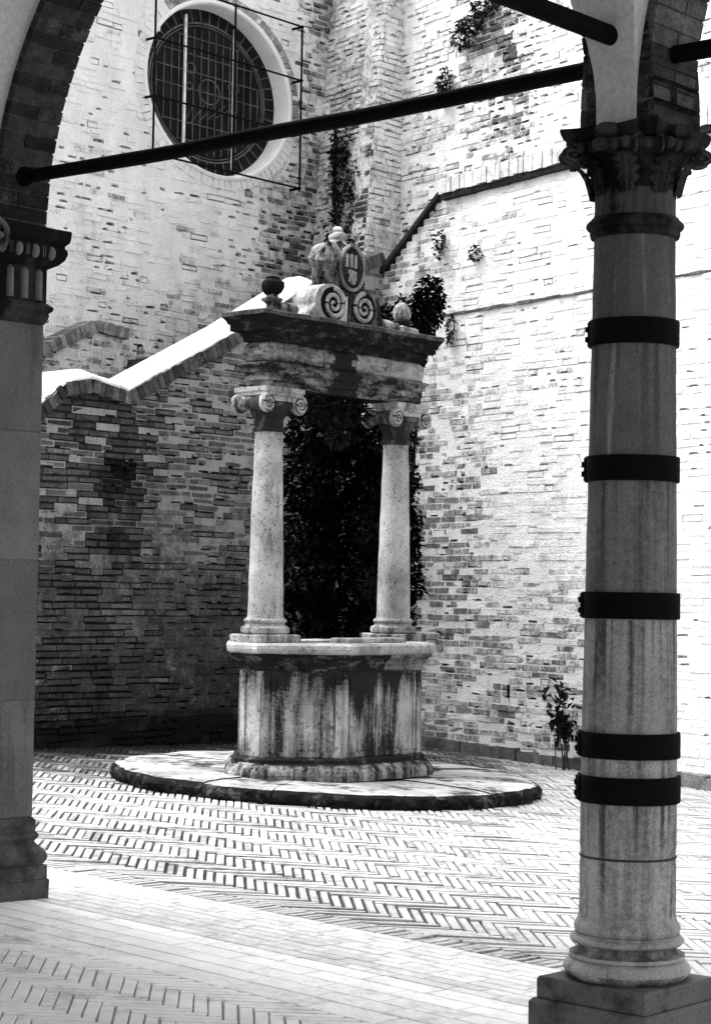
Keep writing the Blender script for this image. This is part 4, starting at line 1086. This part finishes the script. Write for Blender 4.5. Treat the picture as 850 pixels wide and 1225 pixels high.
# masonry above the arches (court side) and springers
mb = MB()
ro = RA + 0.302
prof = [(-1.92 - ro, 3.43)] + [(-1.92 - ro * cos(t), CZ + ro * sin(t)) for t in [0.03 + (pi - 0.06) * i / 48 for i in range(49)]]
def spandrel(sa, sb, cs):
    n = 60
    for i in range(n):
        x0, x1 = sa + (sb - sa) * i / n, sa + (sb - sa) * (i + 1) / n
        h = lambda x: CZ + sqrt(max(0.0, ro * ro - (x - cs) ** 2)) if abs(x - cs) < ro else SPZ
        z0, z1 = max(h(x0), SPZ), max(h(x1), SPZ)
        for t in (T0 + 0.006, T1 - 0.006):
            f = [FA(x0, t, z0), FA(x1, t, z1), FA(x1, t, 6.3), FA(x0, t, 6.3)]
            mb.face(f if t < 0 else list(reversed(f)), (0.3, 0.4, 0))
spandrel(-4.5, 0.0, -1.92); spandrel(0.0, 4.5, 1.92)
mb.face([FA(-4.5, T0, 6.3), FA(4.5, T0, 6.3), FA(4.5, T1, 6.3), FA(-4.5, T1, 6.3)], (0.3, 0.4, 0))
mb.build('spandrel_wall', M['white_wall'], root)
# groin vault
mb = MB()
RV = RA + 0.045; TW = 7.6; tc = T0 - TW / 2
def cosgrid(a, b, n): return [a + (b - a) * (0.5 - 0.5 * cos(pi * i / n)) for i in range(n + 1)]
def vh(s, t):
    h2 = RV * sqrt(max(0, 1 - ((t - tc) / (TW / 2)) ** 2))
    h1 = 0
    for cs in (-1.92, 1.92):
        if abs(s - cs) < RV: h1 = sqrt(RV * RV - (s - cs) ** 2)
    if t > T0 - 0.0006 and max(h1, h2) < 0.06: return 3.362
    return CZ + max(h1, h2)
ss = cosgrid(-1.92 - RV, -1.92 + RV, 56)
ss2 = cosgrid(1.92 - RV, 1.92 + RV, 56)
sall = [-4.2] + ss + [0.0] + ss2 + [4.2, 6.0]
tt = [T0 - 0.0005 - x for x in [TW * (0.5 - 0.5 * cos(pi * i / 70)) for i in range(71)]]
tt = sorted(set(tt + [T0 - 0.0005 - x for x in (0.0002, 0.0008, 0.002, 0.004, 0.007)]), reverse=True)
rows = [[FA(s, t, vh(s, t)) for t in tt] for s in sall]
mb.grid(rows, smooth=False)
mb.build('vault', M['plaster'], root)
# inner face between arch ring and springing, on the column axis
# unseen walls and roof added to shade the arcade, back left open for light
mb = MB()
tb = T0 - TW
for q in ([FA(-6.5, tb, 2.2), FA(8.0, tb, 2.2), FA(8.0, tb, 6.3), FA(-6.5, tb, 6.3)], [FA(-6.5, tb, 6.3), FA(8.0, tb, 6.3), FA(8.0, T1, 6.3 + .02), FA(-6.5, T1, 6.3 + .02)],
          [FA(-4.35, tb, -0.3), FA(-4.35, -0.6, -0.3), FA(-4.35, -0.6, 6.3), FA(-4.35, tb, 6.3)]):
    mb.face(q)
mb.build('unseen_shade_shell', M['plaster'], root)

# ------------------------------------------------------------------ tie rods
rod = lambda name, p, q, r, lab: tag((lambda m: (tube(m, [p + (q - p) * (i / 24) - Z * 0.016 * 4 * (i / 24) * (1 - i / 24) + noise.noise_vector((p + (q - p) * (i / 24)) * 1.7) * 0.004 for i in range(25)], [r * (1 + 0.05 * noise.noise(Vector((i * .6, 0, 0)))) for i in range(25)], 14), m.build('tie_rod', M['iron'], None, origin=p))[1])(MB()), lab, 'tie rod', 'iron tie rods of the arcade')
rd = rod('tie_rod', FA(-3.78, 0.02, 3.675), FA(-0.12, 0.02, 3.665), 0.034, 'long black iron tie rod crossing the picture from pier to column')
mb = MB(); tube(mb, [FA(-3.74, 0.02, 3.675), FA(-3.665, 0.02, 3.675), FA(-3.62, 0.02, 3.675)], [0.055, 0.05, 0.036], 12); mb.build('anchor', M['iron'], rd)
rod('tie_rod', FA(0.0, -0.13, 3.715), FA(0.0, -7.5, 3.715), 0.038, 'short black tie rod entering the plaster high above the column, from the upper left')
rod('tie_rod', FA(0.14, 0.02, 3.66), FA(3.7, 0.02, 3.66), 0.034, 'black tie rod leaving the brick arch right of the column capital')

# ------------------------------------------------------------------ plants
def leaf(mb, p, dirn, up, L, W, tone, fold=0.25):
    s = dirn.cross(up)
    if s.length < 1e-3: s = Vector((1, 0, 0))
    s.normalize(); n = s.cross(dirn).normalized()
    i = len(mb.v)
    mb.v.extend([p, p + dirn * L * .45 + s * W * .5 + n * W * fold, p + dirn * L - n * L * 0.12, p + dirn * L * .45 - s * W * .5 + n * W * fold])
    for f in ((0, 1, 2), (0, 2, 3)): mb.f.append([i + x for x in f]); mb.c.append((tone, 0, 0)); mb.m.append(0); mb.sm.append(False)
def rdir(r): 
    v = Vector((r.gauss(0, 1), r.gauss(0, 1), r.gauss(0, 1))); return v.normalized()
def foliage(mb, cens, n, size, r, bias=Vector((0, 0, -0.3)), ttone=(0.5, 1.6), lit=0.0):
    """cens: list of (centre, (rx,ry,rz)); leaves clustered near the surface of every lump"""
    wts = [c[1][0] * c[1][2] for c in cens]
    for _ in range(n):
        c, e = r.choices(cens, wts)[0]
        d = rdir(r); k = r.uniform(0.3, 1.0) ** 0.4
        nn = 1 + 0.35 * noise.noise(c * 3 + d * 2.2)
        p = c + Vector((d.x * e[0], d.y * e[1], d.z * e[2])) * k * nn
        q = (d * 0.7 + rdir(r) * 0.8 + bias).normalized()
        L = size * r.uniform(0.6, 1.3); tn = r.uniform(*ttone)
        if lit and noise.noise(p * 2.3) > 0.12: tn *= 1 + lit * r.random()  # clusters of paler leaves paint in highlights
        leaf(mb, p, q, Z, L, L * r.uniform(0.6, 0.95), tn)
def stems(mb, base, tips, rad, r):
    for t in tips:
        m = (base + t) / 2 + rdir(r) * 0.05 * (t - base).length
        tube(mb, [base, m, t], [rad, rad * .7, rad * .3], 5)
r = random.Random(77)
# big ivy behind the well
base = Vector((-0.05, 19.3, gz(0, 0)))
root = thing('ivy_thicket', base, 'tall black mass of ivy filling the corner behind the well', 'ivy')
cens = []
Y0 = 19.3
for z, x0, x1 in ((0.35, -0.55, 0.55), (0.8, -0.6, 0.6), (1.3, -0.65, 0.62), (1.75, -0.7, 0.68), (2.2, -0.68, 0.66), (2.65, -0.66, 0.62), (3.1, -0.62, 0.58), (3.5, -0.45, 0.6)):
    for k in range(4):
        x = x0 + (x1 - x0) * k / 3
        x = x - (0.30 if k == 3 else -0.22 if k == 0 else 0)
        cens.append((Vector((x, Y0 + r.uniform(-0.25, 0.25), z)), (0.28, 0.38, 0.32)))
for x, z in ((0.48, 3.85), (0.60, 4.05), (0.62, 4.30), (0.40, 4.0), (0.68, 4.52), (0.25, 4.2), (0.45, 4.3), (0.70, 4.4)): cens.append((Vector((x, Y0 + 0.15, z)), (0.13, 0.2, 0.19)))
mb = MB(); foliage(mb, cens, 30000, 0.065, r, ttone=(0.05, 0.35), lit=5.0); mb.build('leaves', M['ivy'], root)
mb = MB(); stems(mb, base, [c + Vector((0, 0.1, 0)) for c, e in cens[::2]], 0.035, r); mb.build('stems', M['stem'], root)
# trailing ivy under the entablature
tr = F(0.10, -0.10, 3.235)
root = thing('hanging_ivy', tr, 'spray of glossy ivy hanging under the middle of the well entablature', 'ivy')
mb = MB(); foliage(mb, [(F(-0.2, -0.1, 3.14), (0.14, 0.1, 0.08)), (F(0.0, -0.05, 3.12), (0.16, 0.1, 0.10)), (F(0.25, -0.1, 3.13), (0.2, 0.1, 0.08)), (F(0.05, -0.02, 2.95), (0.09, 0.08, 0.12)), (F(-0.45, -0.12, 3.15), (0.14, 0.1, 0.07))], 900, 0.06, r, ttone=(0.5, 4.0)); mb.build('leaves', M['ivy'], root)
mb = MB(); stems(mb, tr, [F(-0.4, -0.1, 3.18), F(0.3, -0.1, 3.15), F(0.05, -0.05, 2.9)], 0.008, r); mb.build('stems', M['stem'], root)

def tuft(P0, d, n, s, z, cs, count, size, label, name='wall_plant', tt=(0.6, 1.8), group=None, out=0.05):
    o = P0 + d * s + n * out + Vector((0, 0, z))
    rt = thing(name, o, label, 'plant', group)
    mb = MB(); foliage(mb, [(o + d * a + Vector((0, 0, b)) + n * out * 0.6, (ra, 0.08 + ra * 0.25, rb)) for a, b, ra, rb in cs], count, size, r, ttone=tt); mb.build('leaves', M['leaf'], rt)
    mb = MB(); stems(mb, o - n * out, [o + d * a + Vector((0, 0, b)) for a, b, _, _ in cs], 0.008, r); mb.build('stems', M['stem'], rt)
    return rt
tuft(PL, DC, NL, 1.02, 2.80, [(0, 0, 0.08, 0.05), (-0.08, -0.02, 0.05, 0.04), (0.07, 0.02, 0.05, 0.04)], 160, 0.05, 'small dark tuft growing high on the dark stair wall above a damp stain')
tuft(ARR, DR, NR, 0.52, 6.7, [(0.05, 0.35, 0.14, 0.35), (0, -0.1, 0.18, 0.35), (-0.12, -0.5, 0.22, 0.35), (-0.22, -0.95, 0.2, 0.3), (0.1, 0.0, 0.12, 0.4), (-0.2, -0.2, 0.12, 0.25), (0.12, -0.75, 0.15, 0.3)], 1100, 0.07, 'straggly dark climber clinging to the buttress above the well crest', name='wall_climber', tt=(0.4, 1.6))
tuft(ARR, DR, NR, 0.20, 8.93, [(0, 0, 0.1, 0.07), (-0.05, 0.03, 0.08, 0.06)], 150, 0.06, 'little dark weed near the top of the buttress')
wp = 'weeds rooted in the high wall'
tuft(PU, DR, NR, 2.90, 8.12, [(0.0, 0, 0.18, 0.10), (-0.22, 0.12, 0.16, 0.08), (0.18, -0.12, 0.14, 0.1), (-0.38, 0.2, 0.08, 0.06)], 500, 0.06, 'widest dark clump of weeds high on the upper right wall', group=wp)
tuft(PU, DR, NR, 3.42, 7.55, [(0.0, 0, 0.09, 0.14), (0.03, -0.15, 0.06, 0.1)], 220, 0.05, 'narrow dark weed below the widest clump, close to the buttress', group=wp)
tuft(PU, DR, NR, 0.62, 7.72, [(0.0, 0, 0.12, 0.2), (0.05, -0.25, 0.1, 0.15), (0.0, 0.25, 0.06, 0.12)], 330, 0.05, 'wispy weed on the upper right wall just left of the column capital', group=wp)
tuft(PR, DR, NR, 2.28, 5.45, [(0.0, 0, 0.05, 0.12), (0.02, -0.12, 0.04, 0.08)], 110, 0.045, 'small weed below the bend of the right wall coping')
tuft(PR, DR, NR, 1.70, 5.22, [(0.0, 0, 0.06, 0.08)], 80, 0.045, 'isolated round weed in the middle of the upper right wall brickwork, above the string course', out=0.03)
tuft(PR, DR, NR, 2.10, 4.50, [(0.0, 0, 0.05, 0.10), (0.01, -0.14, 0.035, 0.06)], 100, 0.045, 'weed hanging from the left end of the string course on the right wall', out=0.03)
# leafy shrub at the foot of the right wall
sb = PR + DR * -0.02 + NR * 0.22; sb.z = gz(sb.x, sb.y)
root = thing('leafy_shrub', sb, 'slender shrub with broad dark leaves beside the column, at the right wall foot', 'shrub')
mb = MB(); tips = []
for (dx, dz) in ((-0.06, 0.84), (-0.18, 0.70), (0.0, 0.74), (-0.04, 0.56), (0.10, 0.66), (-0.08, 0.64), (0.04, 0.48)):
    t = sb + Vector((dx, r.uniform(-.06, .06), dz)); tips.append(t)
[stems(mb, sb + Vector((r.uniform(-.07, .07), r.uniform(-.04, .04), 0)), [t], 0.007, r) for t in tips]; mb.build('stems', M['stem'], root)
mb = MB()
for t in tips:
    for k in range(16):
        f = r.uniform(0.5, 1.05); p = sb + (t - sb) * f + rdir(r) * 0.02
        q = (rdir(r) + Vector((0, 0, 0.2))).normalized(); leaf(mb, p, q, Z, r.uniform(0.09, 0.14), r.uniform(0.05, 0.08), r.uniform(0.4, 1.6))
mb.build('leaves', M['leaf'], root)
# iron cross bracket on the buttress
bx = ARR + DR * 0.62 + NR * 0.16
root = None
mb = MB(); tube(mb, [bx + Z * 6.25, bx + Z * 7.12], 0.025, 8); tube(mb, [bx + Z * 6.93 + DR * 0.16, bx + Z * 6.90 - DR * 0.16], 0.022, 8); tube(mb, [bx + Z * 6.4, bx + Z * 6.4 - NR * 0.2], 0.02, 8); tube(mb, [bx + Z * 6.95, bx + Z * 6.95 - NR * 0.2], 0.02, 8)
tag(mb.build('iron_cross', M['iron'], None, origin=bx + Z * 6.25), 'thin dark iron cross fixed to the buttress over the climber', 'cross')

# ------------------------------------------------------------------ light
w = bpy.data.worlds.new('World'); SC.world = w; w.use_nodes = True
nt = w.node_tree; bg = nt.nodes['Background']
sky = nt.nodes.new('ShaderNodeTexSky'); sky.sky_type = 'NISHITA'; sky.sun_disc = False
SUN_EL, SUN_AZ = 64.0, -75.0       # azimuth measured from +Y towards +X
sky.sun_elevation = radians(SUN_EL); sky.sun_rotation = radians(SUN_AZ); sky.air_density = 1.0; sky.dust_density = 4.0
bw = nt.nodes.new('ShaderNodeRGBToBW'); nt.links.new(sky.outputs[0], bw.inputs[0]); nt.links.new(bw.outputs[0], bg.inputs['Color'])
bg.inputs['Strength'].default_value = 0.15
sl = bpy.data.lights.new('sun', 'SUN'); sl.energy = 1.3; sl.angle = radians(60); sl.color = (1, 1, 1)
so = bpy.data.objects.new('sun', sl); COL.objects.link(so)
d = Vector((sin(radians(SUN_AZ)) * cos(radians(SUN_EL)), cos(radians(SUN_AZ)) * cos(radians(SUN_EL)), sin(radians(SUN_EL))))
so.rotation_euler = d.to_track_quat('Z', 'Y').to_euler(); so.location = (-20, -20, 40)

# ------------------------------------------------------------------ camera
cam = bpy.data.cameras.new('camera'); co = bpy.data.objects.new('camera', cam); COL.objects.link(co); SC.camera = co
cam.sensor_fit = 'VERTICAL'; cam.sensor_height = 36.0; cam.lens = 2400 / 1225 * 36.0
cam.clip_start = 0.05; cam.clip_end = 400
p = atan(97.5 / 2400); rl = 0.017
fw = Vector((0, cos(p), sin(p))); r0 = Vector((1, 0, 0)); u0 = Vector((0, -sin(p), cos(p)))
Rv = r0 * cos(rl) + u0 * sin(rl); Uv = -r0 * sin(rl) + u0 * cos(rl)
mw = Matrix((Rv, Uv, -fw)).transposed().to_4x4(); mw.translation = Vector((0, 0, 1.6)); co.matrix_world = mw

vs = SC.view_settings; vs.view_transform = 'Standard'; vs.look = 'None'; vs.exposure = 1.95; vs.gamma = 1.0; vs.use_curve_mapping = False
SC.display_settings.display_device = 'sRGB'
SC.cycles.use_denoising = True; SC.cycles.max_bounces = 8; SC.cycles.diffuse_bounces = 5
